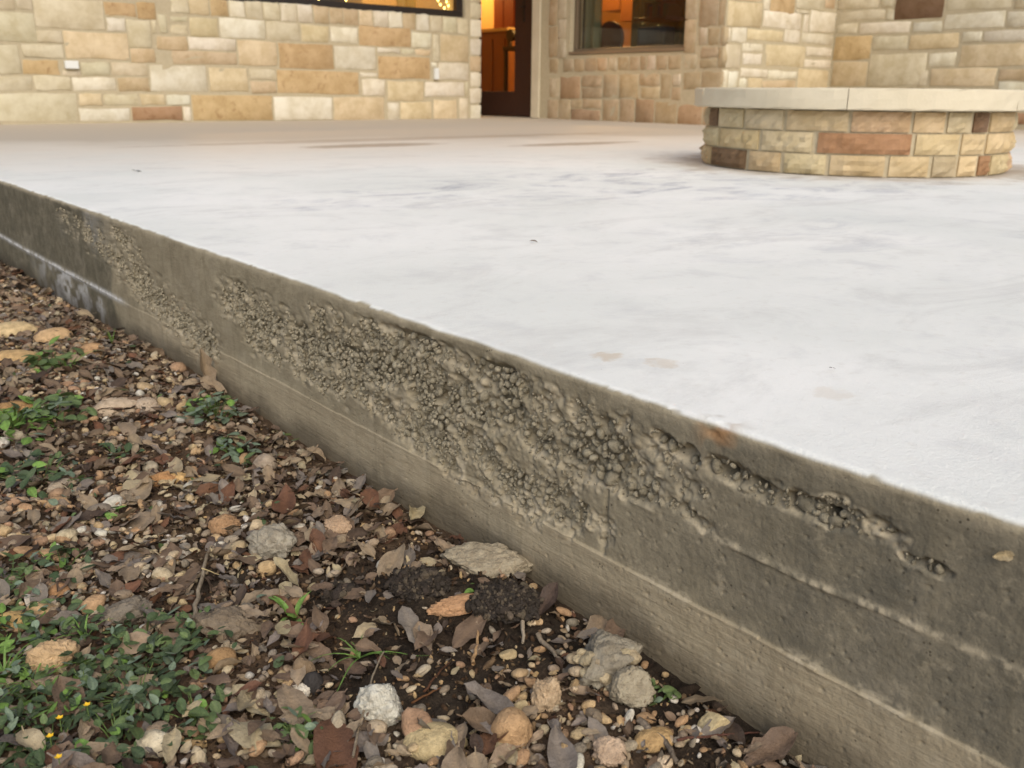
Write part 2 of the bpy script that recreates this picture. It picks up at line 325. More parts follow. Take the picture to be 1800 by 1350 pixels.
def nonuniform(a, b, fn):
    out = [a]
    while out[-1] < b: out.append(out[-1]+fn(out[-1]))
    out[-1] = b; return A(out)
def build_slab():
    Yv = np.concatenate([np.linspace(-2.0, 0.02, 60)[:-1], nonuniform(0.02, 3.4, lambda y: 0.0021*(0.31+y*y)+0.0003), np.linspace(3.4, 8.9, 60)[1:]])
    R = 0.009
    prof = [(0.10, 0.0), (0.06, 0.0), (0.04, 0.0), (0.03, 0.0), (0.022, 0.0), (0.016, 0.0), (0.0125, 0.0), (R, 0.0)]
    prof += [(R-R*math.sin(a), -R+R*math.cos(a)) for a in np.linspace(0.15, math.pi/2, 9)]
    prof += [(0.0, z) for z in np.arange(-R-0.0013, -0.31, -0.0013)]
    prof = A(prof); nu, nv = len(Yv), len(prof)
    Y = np.repeat(Yv[:, None], nv, 1); DX = np.repeat(prof[None, :, 0], nu, 0); Z = np.repeat(prof[None, :, 1], nu, 0)
    face = sstep(-0.004, -0.010, Z)
    wv = 0.0016*fbm(Y*1.3, Z*2, 1.0, 3) + 0.0004*fbm(Y*9, Z*16, 3.0, 3)
    hm = honey(Y, Z)*face*sstep(-0.010, -0.022, Z)
    # boards: top, middle, bottom
    edge1 = Z1 + 0.0016*fbm(Y*14, Y*0, 4.0, 3) + 0.004*np.sin(Y*2.1); edge2 = Z2 + 0.0014*fbm(Y*15, Y*0, 6.0, 3)
    mid = (Z < edge2) & (Z > edge1)
    gy = 0.532 + 0.002*fbm(Z*40, Z*0, 8.0, 2)
    left_mid = sstep(gy-0.002, gy+0.003, Y)
    h = np.where(Z <= edge1, 0.0010+0.0010*sstep(0.8, 0.45, Y), np.where(mid, (0.0002-0.0010*left_mid)*sstep(0.62, 0.54, Y), 0.0))*sstep(0, 1, face)
    near2 = sstep(1.2, 0.8, Y)
    def fin(e, wdt, amp, sd, up):
        br = sstep(0.30, 0.62, vn3(Y*9+sd, Y*0+sd, Y*0)+0.28*vn3(Y*60+sd, Z*0, Z*0)*1.0)
        d = (Z-e)/wdt
        d = np.where(d*up > 0, d*0.45, d)
        return amp*br*np.exp(-d*d*2.2)*(0.55+0.75*vn3(Y*170, Z*240, Z*0+sd))
    f1 = fin(edge1, 0.0034, 0.0024, 3.0, 1)*(0.15+0.85*sstep(0.60, 0.40, Y)+0.7*sstep(1.9, 2.2, Y)); f2 = fin(edge2, 0.0024, 0.0016, 11.0, 1)*sstep(0.535, 0.50, Y)
    crumb2 = f2*0
    groove = np.exp(-((Y-gy)/0.0022)**2)*mid*face
    h = h + f1 + f2 - 0.0035*groove
    rough = fbm(Y*240, Z*260, 7.0, 3); rough2 = fbm(Y*95, Z*100, 9.0, 3)
    h = h + 0.00035*rough*face
    cav = np.clip(hm*1.3, 0, 1)*(1+0.35*sstep(0.6, 0.95, hm))
    h = h - cav*(0.0082+0.0080*fbm(Y*45, Z*55, 12.0, 3)) + sstep(0.02, 0.35, hm)*(0.0026*rough+0.0024*rough2)
    h = np.minimum(h, 0.004)
    rim = sstep(0.02, 0.20, hm)*sstep(0.5, 0.22, hm)
    h = h + rim*0.0022*np.clip(rough2+0.3, 0, 1)
    for (a, b, r, dp) in VOIDS:
        p = on_x(a, b, XE); d = np.sqrt(((Y-p[1])/1.3)**2+(Z-p[2])**2)*(1+0.5*fbm(Y*120, Z*130, 31.0, 3))/r; h = h - dp*np.exp(-d**4)
    # bug holes
    for i in range(320):
        y0 = RNG.uniform(0.15, 1.1); z0 = RNG.uniform(-0.24, -0.02); r = RNG.uniform(0.0006, 0.0016)
        sl = slice(np.searchsorted(Yv, y0-0.01), np.searchsorted(Yv, y0+0.01))
        d2 = ((Y[sl]-y0)/1.2)**2+(Z[sl]-z0)**2
        h[sl] -= 0.0016*np.exp(-d2/(r*r))*face[sl]
    X0 = edge_x(Y)+DX
    # worn and chipped arris
    arr = np.exp(-((Z+0.005)/0.010)**2)*(DX < 0.02)
    chip = sstep(0.60, 0.85, vn3(Y*28+4, Y*0, Y*0))*sstep(0.35, 0.6, vn3(Y*120, Z*160, Z*0))
    h = h - arr*(0.0004*chip + 0.0004*vn3(Y*60, Z*120, Z*0+2))
    cy = on_x(1262, 745, XE)[1]
    patch = np.exp(-((Y-cy)/0.016)**2-((Z+0.006)/0.014)**2)*sstep(0.026, 0.012, DX + 0.012*(vn3(X0*150, Y*150, Z*0)-0.5))
    h = h + patch*(0.0022*rough2 - 0.0016)
    X = edge_x(Y) + DX - h - wv*face
    Zp = Z + 0.0012*fbm(Y*1.1, Y*0, 15.0, 3)*sstep(0.05, 0.0, DX) + np.where(DX > 0.0, 0.0003*fbm(X*30, Y*30, 16.0, 3), 0)*sstep(0.1, 0.06, DX)*1.0
    # masks
    whiteband = sstep(-0.0042, -0.0010, Z + 0.0016*fbm(Y*30, Z*60, 20.0, 4) - 0.0015*chip*sstep(0.014, 0.006, DX))
    white = whiteband*(1-0.75*patch*sstep(0.3, 0.6, vn3(Y*120, X*120, Z*120)))
    # light dust runs below the arris at far left
    runs = sstep(1.9, 2.2, Y)*sstep(0.55, 0.8, vn3(Y*9, Z*4, Z*0))*sstep(-0.1, 0.0, Z+0.03*vn3(Y*30, Z*20, Z*0))*0.5
    lb = on_x(190, 450, XE)[1]
    damp = sstep(lb-0.012, lb+0.012, Y+0.03*fbm(Y*0+2, Z*18, 22.0, 3))*0.9*face
    salt = sstep(1.88, 1.99, Y)*np.exp(-((Z-edge1)/0.006)**2)*1.0
    salt = np.maximum(salt, sstep(2.02, 2.12, Y)*sstep(2.75, 2.4, Y)*sstep(edge1, edge1-0.006, Z)*sstep(0.35, 0.65, vn3(Y*40, Z*50, Z*0))*0.75)
    salt = np.maximum(salt, runs*face)
    wood = np.clip(np.where(Z <= edge1, 1.0, 0.12 + 0.1*mid), 0, 1)*face*sstep(0.6, 0.2, hm)*sstep(2.0, 1.7, Y)
    face_shade = sstep(0.70, 0.30, Y)*sstep(edge1, edge1+0.004, Z)*face*(0.45+0.6*vn3(Y*8, Z*16, Z*0))  # face darkens towards its right end: falling-off light put into the colour
    def line(e, wdt, sd, on):
        d = (Z-e-0.0012)/wdt; br = sstep(0.42, 0.66, vn3(Y*13+sd, Y*0+sd, Y*0)*0.5+0.5*vn3(Y*75+sd, Z*40, Z*0+sd))
        return br*np.exp(-d*d)*on*sstep(0.25, 0.55, vn3(Y*260, Z*320, Z*0+sd))
    cl = np.maximum(line(edge1, 0.0052, 5.0, sstep(0.62, 0.42, Y)), line(edge2, 0.0036, 9.0, sstep(0.52, 0.48, Y)))
    crust = np.clip(sstep(0.0012, 0.0030, f1+f2)*0.3 + cl*1.0 + rim*0.8*sstep(0.40, 0.75, vn3(Y*70, Z*80, Z*0+4)) + sstep(0.12, 0.4, hm)*(0.22+0.75*sstep(0.52, 0.72, vn3(Y*46, Z*52, Z*0+12))), 0, 1)*face
    crust = np.maximum(crust, 0.35*sstep(0.24, 0.42, fbm(Y*70, Z*95, 27.0, 5, 0.75))*face*sstep(1.3, 0.9, Y))
    crust = np.maximum(crust, 0.55*np.exp(-((Z+0.0075)/0.0045)**2)*(DX < 0.01)*sstep(0.2, 0.7, vn3(Y*40, Z*90, Z*0+1)))
    zb = np.interp(Y, _by, _bz)
    dirt = sstep(0.050, 0.004, Z-zb+0.035*(vn3(Y*14, Z*22, Z*0+6)-0.5)+0.012*(vn3(Y*70, Z*90, Z*0)-0.5))*face
    rust = patch*sstep(0.25, 0.6, vn3(Y*90, Z*90, Z*0+3))
    flat = lambda a: a.ravel()
    V = np.stack([flat(X), flat(Y), flat(Zp)], 1)
    V1 = V.reshape(nu, nv, 3)
    at = dict(white=flat(white), wood=flat(wood), face_shade=flat(face_shade), damp=flat(damp), salt=flat(salt), crust=flat(crust), rust=flat(rust), dirt=flat(dirt))
    F = grid_faces(nu, nv)
    # top sheet beyond the arris strip (shares the strip's first row) and the far side
    gx = np.concatenate([np.linspace(0.05, 1.2, 24), np.linspace(1.3, 9.0, 30)])
    top = V1[:, 0][:, None, :].repeat(len(gx)+1, 1).copy()
    top[:, 1:, 0] += gx[None, :]; top[:, :, 2] = 0
    nt_ = len(gx)+1
    F2 = grid_faces(nu, nt_, True) + len(V)
    V = np.concatenate([V, top.reshape(-1, 3)])
    for k in at: at[k] = np.concatenate([at[k], np.full(nu*nt_, 1.0 if k == 'white' else 0.0)])
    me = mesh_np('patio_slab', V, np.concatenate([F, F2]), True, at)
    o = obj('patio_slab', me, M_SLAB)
    tag(o, 'white filmed concrete patio slab with a rough honeycombed board-marked edge', kind='structure')
    return o
slab = build_slab()

# ------------------------------------------------------------------ small solids shared by gravel, rocks
def blob_mesh(name, seed, sub, amp, freq, flat=0, squash=(1, 1, 1), rough=0.0):
    bm = bmesh.new(); bmesh.ops.create_icosphere(bm, subdivisions=sub, radius=1.0)
    V = A([v.co[:] for v in bm.verts]); g = np.random.default_rng(seed)
    o = g.uniform(0, 40, 3)
    n = fbm(V[:, 0]*freq+o[0]+50, V[:, 1]*freq+o[1]+50, V[:, 2]*freq+o[2]+50, 3 if rough == 0 else 5, 0.5 if rough == 0 else 0.62)
    r = 1+amp*n
    P = V*r[:, None]
    for k in range(flat):                                   # broken facets
        d = g.normal(size=3); d /= np.linalg.norm(d); lim = g.uniform(0.45, 0.8)
        h = P@d - lim; P = P - np.clip(h, 0, None)[:, None]*d[None, :]*0.92
    if rough: P += V*(rough*fbm(V[:, 0]*9+o[1]+50, V[:, 1]*9+50, V[:, 2]*9+o[2]+50, 3))[:, None]
    P *= A(squash)
    for v, p in zip(bm.verts, P): v.co = p
    return bm_mesh(name, bm, True)
PEB = [blob_mesh('pebble', 100+i, 2, 0.34, 1.1, i % 4, (1.2, 0.9, 0.74)) for i in range(9)]
PEB_FINE = [blob_mesh('stone', 150+i, 3, 0.28, 1.1, i % 3, (1.15, 0.9, 0.74), 0.05) for i in range(8)]
TINY = [blob_mesh('grit', 180+i, 1, 0.3, 1.2, 0, (1.1, 0.9, 0.8)) for i in range(5)]

class Joined:
    """many small pieces in one mesh, each with its own tint"""
    def __init__(s): s.V, s.F, s.C, s.R, s.n = [], [], [], [], 0
    def add(s, me_data, Mx, loc, col):
        V, T, rib = me_data
        s.V.append(V@Mx.T + loc); s.F.append(T+s.n); s.C.append(np.repeat(A(col, np.float32)[None, :3], len(V), 0)); s.R.append(rib); s.n += len(V)
    def build(s, name, mat, parent=None, smooth=True):
        me = mesh_np(name, np.concatenate(s.V), np.concatenate(s.F), smooth, dict(tint=np.concatenate(s.C), rib=np.concatenate(s.R)))
        return tag(obj(name, me, mat, parent), kind='stuff')
def data_of(me):
    V, T = tris_of(me); rib = np.zeros(len(V), np.float32)
    if 'rib' in me.attributes: me.attributes['rib'].data.foreach_get('value', rib)
    return V, T, rib

# ------------------------------------------------------------------ aggregate bared in the slab's face
def aggregate():
    out = []; cell = {}; VW = [(*on_x(a, b, XE)[1:], r) for a, b, r, dp in VOIDS]
    n = 40000; g = np.random.default_rng(21)
    ys = g.uniform(0.2, 2.9, n); zs = g.uniform(-0.21, -0.02, n); m = honey(ys, zs)
    for y, z, k in zip(ys, zs, m):
        if k < 0.46 or (k < 0.72 and g.random() < 0.5): continue
        r = float(np.clip(math.exp(g.normal(math.log(0.0040), 0.30)), 0.0022, 0.0070))*(0.68+0.5*min(k, 1))
        if y > 1.5: r *= 1.15
        if k < 0.85 and vn3(A([y*34.0]), A([z*40.0]), A([3.0]))[0] < 0.43: continue
        if any(((y-v[0])/1.3)**2+(z-v[1])**2 < (v[2]*1.05)**2 for v in VW): continue
        key = (int(y/0.02), int(z/0.02)); ok = True
        for a in (-1, 0, 1):
            for b in (-1, 0, 1):
                for (yy, zz, rr) in cell.get((key[0]+a, key[1]+b), ()):
                    if (yy-y)**2+(zz-z)**2 < (0.80*(rr+r))**2: ok = False; break
                if not ok: break
            if not ok: break
        if not ok: continue
        cell.setdefault(key, []).append((y, z, r)); out.append((y, z, r, k))
    out.sort(key=lambda t: -t[2]/math.hypot(0.56, t[0]))
    J = Joined(); D = [data_of(me) for me in PEB]
    for i, (y, z, r, k) in enumerate(out):
        x = float(edge_x(y)) + 1.12*r + g.uniform(-0.0008, 0.0042)*min(1, 0.4+k)
        R = rotmat(*g.uniform(0, 6.28, 3)); s = r*g.uniform(0.9, 1.2)
        if i < 300:
            o = obj('aggregate_stone', PEB[i % 9], M_AGG, slab); Mx = Matrix.LocRotScale((x, y, z), Matrix(R.tolist()).to_quaternion(), (s, s, s))
            o.matrix_local = Mx
            if not o.material_slots[0].material: o.material_slots[0].material = M_AGG
            o.material_slots[0].link = 'OBJECT'; o.material_slots[0].material = M_AGG
        else: J.add(D[i % 9], R*s, A([x, y, z]), (0.3, 0.26, 0.2))
    m2 = honey(ys, zs); c = 0; TD_ = [data_of(me) for me in TINY]
    for y, z, k in zip(ys, zs, m2):
        if k < 0.24 or g.random() < 0.66: continue
        r = g.uniform(0.0007, 0.0019)*(1+0.5*(y > 0.9)); c += 1
        J.add(TD_[c % 5], rotmat(*g.uniform(0, 6.28, 3))*r*A([g.uniform(1, 1.8), 1, 1])[None, :], A([float(edge_x(y))+0.004*sstep(0.2, 0.6, k)+g.uniform(-0.001, 0.002), y, z]), (0.3, 0.26, 0.2))
    if J.n: J.build('fine_aggregate', M_AGG, slab)
aggregate()

# ------------------------------------------------------------------ ground
MOUNDS = [(700, 1055, 0.060, 0.016), (760, 1075, 0.05, 0.010), (880, 1065, 0.055, 0.020), (800, 1010, 0.05, 0.012), (700, 1200, 0.05, 0.010), (620, 1015, 0.04, 0.008)]
_MD = [(*on_z(a, b, -0.24)[:2], r, h) for a, b, r, h in MOUNDS]
def soil_patch(X, Y):
    m = np.zeros(np.shape(X))
    for x, y, r, h in _MD: m = np.maximum(m, np.exp(-((X-x)**2+(Y-y)**2)/(r*r)))
    return m
_SW = [(*on_z(a, b, -0.24)[:2], r) for a, b, r in ((740, 1060, .09), (870, 1050, .08), (720, 1190, .08), (820, 1240, .08), (930, 1130, .08), (1160, 1200, .09), (1300, 1300, .08), (620, 1050, .06), (400, 1020, .05))]
def soil_wide(X, Y):
    m = np.zeros(np.shape(X))
    for x, y, r in _SW: m = np.maximum(m, np.exp(-((X-x)**2+(Y-y)**2)/(r*r)))
    return m
def ground_z(X, Y, fine=True):
    X = np.asarray(X, float); Y = np.asarray(Y, float)
    near = sstep(3.5, 2.8, Y)*sstep(-1.0, -0.5, X)
    z = np.interp(Y, _by, _bz)
    d = np.clip(0.56-X, 0, 3)
    z = z - 0.004*np.exp(-(d/0.03)**2) + 0.006*fbm(X*7+40, Y*7+40, 0.0, 3)*sstep(0.0, 0.1, d)
    if fine:
        for x, y, r, h in _MD: z = z + h*np.exp(-((X-x)**2+(Y-y)**2)/(r*r*0.6))
        z = z + near*(0.0035*fbm(X*45+40, Y*45+40, 3.0, 3) + 0.0022*(1+1.5*soil_patch(X, Y))*fbm(X*150+40, Y*150+40, 5.0, 3))
    return z
def build_ground():
    Yv = np.concatenate([[-150, -60, -20, -8, -3, -1.5, -0.8], np.linspace(-0.5, 0.2, 60)[:-1], nonuniform(0.2, 3.4, lambda y: 0.0024*(0.3+y*y)+0.0008), [3.6, 4, 5, 7, 10, 20, 60, 150]])
    Xv = np.concatenate([[-150, -60, -20, -8, -4, -2, -1.2], np.linspace(-0.7, -0.12, 60)[:-1], np.linspace(-0.12, 0.6, 250), [0.9, 1.5, 3, 8, 20, 60, 150]])
    X, Y = np.meshgrid(Xv, Yv, indexing='ij'); Z = ground_z(X, Y)
    Z = np.where(X > 0.62, -0.30, Z)
    me = mesh_np('ground', np.stack([X.ravel(), Y.ravel(), Z.ravel()], 1), grid_faces(len(Xv), len(Yv)), True, dict(bare=np.clip(1.3*soil_wide(X, Y)+0.35*fbm(X*9+40, Y*9+40, 2.0, 3), 0, 1).ravel()))
    o = obj('ground', me, M_SOIL); tag(o, 'dark garden soil beside the slab', kind='structure')
build_ground()
def gpt(px, py, dz=0.0):
    p = on_z(px, py, -0.238)
    for _ in range(3): p = on_z(px, py, float(ground_z(p[0], p[1]))+dz)
    return p

# ------------------------------------------------------------------ the house
house = empty('limestone_house'); tag(house, 'cream limestone house with lit windows and a dark glazed door behind the patio', 'house')
YW, XW, YF, XC = 7.3062, 6.2448, 4.868, 7.811
PAL = {'c': (lin(208, 198, 172), 0.14), 'w': (lin(217, 209, 190), 0.05), 'l': (lin(210, 193, 160), 0.25), 't': (lin(196, 175, 145), 0.4),
       'a': (lin(194, 168, 128), 0.75), 'r': (lin(168, 136, 108), 0.8), 'd': (lin(122, 97, 76), 0.7), 'g': (lin(184, 170, 142), 0.3)}
def stone_mesh(wd, ht, dp, seed):
    """a split face block: front towards -Y, origin at the centre of its front"""
    g = np.random.default_rng(seed); nx, nz = 4, 3
    def grid(w2, h2, y, j):
        P = []
        for k in range(nz):
            for i in range(nx):
                fx, fz = i/(nx-1)*2-1, k/(nz-1)*2-1
                P.append((fx*w2+g.normal()*j, y+(g.normal()*j*0.7), fz*h2+g.normal()*j))
        return P
    b = min(0.006, wd*0.10, ht*0.10)
    V = grid(wd/2-b, ht/2-b, 0.0, 0.0030)
    per = [0, 1, 2, 3, 7, 11, 10, 9, 8, 4]
    base = list(V)
    ring = []
    for i in per:
        x, y, z = base[i]; sx = (1 if i % nx == nx-1 else -1 if i % nx == 0 else 0); sz = (1 if i//nx == nz-1 else -1 if i//nx == 0 else 0)
        ring.append((x+sx*b*g.uniform(0.8, 1.2), 0.004+g.normal()*0.0008, z+sz*b*g.uniform(0.8, 1.2)))
    V += ring; V += [(x, dp, z) for x, y, z in ring]
    F = []
    for k in range(nz-1):
        for i in range(nx-1): a = k*nx+i; F.append((a, a+1, a+nx+1, a+nx))
    n = len(per)
    for i in range(n):
        j = (i+1) % n; F.append((per[j], per[i], 12+i, 12+j)); F.append((12+j, 12+i, 12+n+i, 12+n+j))
    return mesh_np('stone', V, F)
_sid = [0]
def jitter(c, k=0.06):
    f = 1+random.uniform(-k, k); return tuple(min(0.9, v*f*(1+random.uniform(-0.02, 0.02))) for v in c)
def put_stone(parent, plane, at, a0, a1, z0, z1, kind):
    _sid[0] += 1; wd, ht = abs(a1-a0), abs(z1-z0); cz = (z0+z1)/2; ca = (a0+a1)/2
    if wd < 0.012 or ht < 0.012: return
    me = stone_mesh(wd, ht, 0.05, _sid[0]); proud = random.uniform(0.003, 0.007)
    c, al = PAL[kind]
    if parent.get('label', '').startswith('shaded'): c = tuple(0.45*a+0.55*b for a, b in zip(c, lin(176, 154, 126)))  # wall standing in shade: its stones are tinted darker to carry that shade
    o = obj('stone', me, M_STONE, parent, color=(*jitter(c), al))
    if plane == 'Y': o.location = A([ca, at-proud, cz])
    else: o.location = A([at-proud, ca, cz]); o.rotation_euler = (0, 0, -math.pi/2)
def traced(parent, plane, at, ox, oy, sc, rects):
    fn = on_y if plane == 'Y' else on_x; k = 0 if plane == 'Y' else 1
    for (x0, y0, x1, y1, kind) in rects:
        c = [fn(ox+x/sc, oy+y/sc, at) for x, y in ((x0, y0), (x1, y0), (x1, y1), (x0, y1))]
        a0 = (c[0][k]+c[3][k])/2; a1 = (c[1][k]+c[2][k])/2; zt = (c[0][2]+c[1][2])/2; zb = (c[2][2]+c[3][2])/2
        put_stone(parent, plane, at, min(a0, a1), max(a0, a1), zb, zt, kind)
def fill(parent, plane, at, a0, a1, z0, z1, hs=(0.09, 0.16), ws=(0.16, 0.42)):
    z = z0
    while z < z1-0.03:
        h = random.uniform(*hs)
        if z1-z-h < 0.06: h = z1-z
        a = a0
        while a < a1-0.02:
            wd = random.uniform(*ws)
            if a1-a-wd < 0.09: wd = a1-a
            put_stone(parent, plane, at, a+0.008, a+wd-0.008, z+0.008, z+h-0.008, random.choice('cccwwlltga')); a += wd
        z += h
def hbox(name, lst, mat, parent=None, bev=0.0): return boxes(name, lst, mat, parent, bev)

# left wall (window 1 opening X 2.80..5.476, z 0.945..2.1)
wallL = hbox('wall', [(0.5, 2.74, YW, YW+0.14, 0, 2.6), (2.74, 5.49, YW, YW+0.14, 0, 0.905), (2.74, 5.49, YW, YW+0.14, 2.1, 2.6),
                      (5.49, 5.66, YW, YW+0.14, 0, 2.6), (5.52, 5.66, YW+0.14, 9.2, 0, 2.6)], M_MORTAR, house)
wallL['label'] = 'cream stone wall under the long dark window'
S5 = 5.87
traced(wallL, 'Y', YW, 0, 0, S5, [
 (-60, -140, 140, 100, 'c'), (165, -120, 325, 100, 'c'), (-60, 130, 360, 430, 'c'), (352, -10, 1070, 298, 'c'), (385, 315, 640, 440, 'c'),
 (1080, 30, 1400, 165, 'a'), (1412, 20, 1605, 195, 'a'), (1105, 190, 1288, 322, 'w'), (1320, 205, 1558, 490, 'c'), (1572, 215, 1612, 340, 'c'), (1640, 150, 1722, 340, 'c'),
 (-60, 460, 205, 760, 'c'), (230, 460, 650, 595, 'c'), (665, 335, 1325, 610, 'l'), (235, 615, 605, 770, 'a'), (650, 730, 825, 778, 'c'), (835, 640, 1130, 778, 'c'), (1158, 650, 1515, 785, 'c'),
 (1350, 500, 1600, 645, 't'), (1620, 375, 1930, 518, 't'), (1780, 530, 2440, 662, 't'),
 (-60, 790, 330, 930, 'c'), (358, 790, 722, 930, 'c'), (748, 800, 1195, 935, 'w'), (1218, 800, 1535, 945, 't'), (1552, 672, 2130, 948, 'w'),
 (-60, 960, 800, 1250, 'c'), (818, 965, 1055, 1088, 'l'), (1078, 970, 1422, 1085, 'c'), (1452, 970, 1700, 1085, 'l'), (1722, 980, 1960, 1085, 'w'),
 (820, 1122, 1340, 1245, 'w'), (1362, 1100, 1880, 1242, 'r'), (1895, 1105, 1970, 1250, 'w')])
traced(wallL, 'Y', YW, 300, 0, S5, [
 (0, -60, 180, 132, 'c'), (195, -20, 390, 150, 'l'), (408, -5, 588, 168, 'a'), (605, 8, 760, 178, 'w'), (780, 15, 942, 192, 'c'), (962, 25, 1120, 205, 'c'), (1138, 35, 1300, 222, 'w'),
 (1312, 48, 1460, 232, 'w'), (1482, 60, 1628, 240, 't'), (0, 170, 175, 228, 'c'), (0, 255, 172, 355, 'c'), (200, 187, 485, 375, 'l'), (508, 197, 972, 395, 'w'), (992, 232, 1318, 415, 'c'), (1342, 265, 1628, 435, 'l'),
 (188, 395, 668, 520, 'w'), (700, 425, 1092, 675, 'l'), (1118, 455, 1680, 712, 'a'), (402, 700, 790, 945, 'l'), (822, 715, 1092, 822, 'c'), (832, 845, 1085, 962, 't'), (1100, 735, 1935, 968, 'a'),
 (225, 985, 1045, 1242, 'a'), (1072, 1000, 1662, 1235, 'w')])
traced(wallL, 'Y', YW, 580, 0, 5.868, [
 (0, 85, 128, 245, 't'), (142, 95, 290, 262, 't'), (302, 105, 440, 268, 'l'), (452, 115, 595, 278, 'w'), (606, 122, 740, 288, 'w'), (757, 140, 882, 300, 't'), (895, 150, 1020, 315, 'w'), (1036, 165, 1152, 325, 'c'), (1168, 178, 1305, 335, 'c'), (1315, 195, 1425, 350, 'c'),
 (5, 282, 282, 442, 'w'), (300, 278, 832, 480, 'a'), (845, 340, 1038, 492, 'w'), (1065, 360, 1122, 632, 'c'), (1142, 362, 1425, 630, 'l'),
 (52, 480, 468, 715, 'w'), (492, 497, 720, 545, 'w'), (735, 502, 868, 562, 'c'), (882, 512, 1038, 572, 'l'), (500, 588, 1030, 815, 'a'), (1047, 648, 1102, 690, 'w'), (1118, 652, 1425, 825, 'w'),
 (312, 752, 488, 792, 'w'), (330, 820, 565, 985, 'w'), (595, 838, 965, 1040, 'l'), (982, 845, 1380, 990, 'w'), (1396, 850, 1428, 995, 'c'),
 (42, 1005, 562, 1242, 'l'), (597, 1060, 715, 1235, 'w'), (728, 1055, 1048, 1238, 'l'), (1070, 1030, 1310, 1235, 'l'), (1332, 1012, 1420, 1235, 'c'),
 (1450, -160, 1560, 20, 'c'), (1450, 35, 1560, 190, 'c'), (1450, 205, 1558, 380, 'w'), (1450, 405, 1558, 568, 'w'), (1450, 582, 1558, 738, 't'), (1450, 752, 1558, 895, 'w'), (1450, 912, 1558, 1065, 'w'), (1450, 1085, 1555, 1238, 'w')])
fill(wallL, 'Y', YW, 0.5, 1.45, 0.0, 1.3); fill(wallL, 'Y', YW, 1.45, 2.74, 0.98, 1.35); fill(wallL, 'Y', YW, 5.49, 5.66, 1.10, 1.4, ws=(0.5, 0.6))

# wall round the picture window and the door (faces -X)
wallW = hbox('wall', [(XW, XW+0.16, YF, 5.262, 0, 2.6), (XW, XW+0.16, 5.262, 6.672, 0, 0.585), (XW, XW+0.16, 5.262, 6.672, 1.9, 2.6),
                      (XW, XW+0.16, 6.672, 7.20, 0, 2.6), (XW, XW+0.16, 7.20, 8.5, 2.1, 2.6), (XW, XW+0.16, 8.5, 13.2, 0, 2.6), (5.66, XW, 8.7, 8.8, 0, 2.6)], M_MORTAR, house)
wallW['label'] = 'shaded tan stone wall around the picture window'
S4 = 5.294
PALW = None
traced(wallW, 'X', XW, 960, 0, S4, [
 (28, -60, 104, 235, 't'), (28, 250, 104, 530, 't'), (112, -80, 188, 170, 'w'), (112, 180, 186, 355, 'w'), (110, 365, 184, 540, 'w'),
 (1296, -40, 1402, 175, 'c'), (1290, 190, 1392, 490, 't'), (1432, -40, 1600, 240, 'g'), (1612, -40, 1668, 238, 'g'), (1428, 262, 1496, 415, 'w'), (1512, 262, 1610, 410, 'g'), (1626, 252, 1664, 420, 'c'),
 (1445, 440, 1598, 532, 'g'), (1430, 555, 1588, 632, 'g'), (1606, 440, 1652, 632, 'g'),
 (32, 548, 108, 680, 't'), (160, 552, 250, 665, 'g'), (262, 550, 352, 665, 't'), (364, 545, 468, 662, 't'), (478, 540, 566, 658, 't'), (578, 538, 660, 655, 'w'), (672, 532, 772, 655, 'g'), (784, 528, 868, 652, 'g'), (880, 525, 930, 650, 'g'), (940, 520, 1014, 648, 'w'), (1030, 518, 1130, 645, 'g'), (1144, 515, 1258, 642, 'g'), (1290, 510, 1400, 640, 'c'),
 (32, 730, 122, 900, 'c'), (134, 718, 318, 918, 'r'), (332, 705, 518, 805, 't'), (332, 818, 518, 915, 'g'), (532, 698, 664, 905, 'g'), (682, 690, 858, 912, 'l'), (872, 688, 1052, 802, 't'), (888, 815, 1052, 912, 'l'), (1068, 690, 1158, 920, 'g'), (1172, 690, 1250, 800, 'w'), (1172, 812, 1254, 930, 't'), (1280, 668, 1440, 830, 'g'), (1452, 668, 1630, 830, 'g'),
 (14, 930, 108, 1112, 'g'), (122, 930, 222, 1112, 'g'), (236, 928, 332, 1008, 'l'), (234, 1022, 500, 1120, 'r'), (344, 925, 512, 1010, 't'), (528, 926, 670, 1128, 't'), (684, 928, 820, 1135, 't'), (834, 925, 1000, 1148, 'r'), (1016, 950, 1212, 1152, 't'), (1226, 975, 1450, 1160, 'r'), (1452, 845, 1630, 960, 'l'), (1462, 975, 1630, 1165, 't')])
fill(wallW, 'X', XW, YF+0.01, 5.22, 1.08, 1.35); fill(wallW, 'X', XW, 6.70, 7.06, 1.12, 1.35, ws=(0.15, 0.2))
# cut stone jamb beside the door, with its return into the reveal
jam = hbox('door_jamb', [(XW-0.018, XW+0.17, 7.085, 7.20, 0.002, 2.1)], M_CAP, house, 0.004)
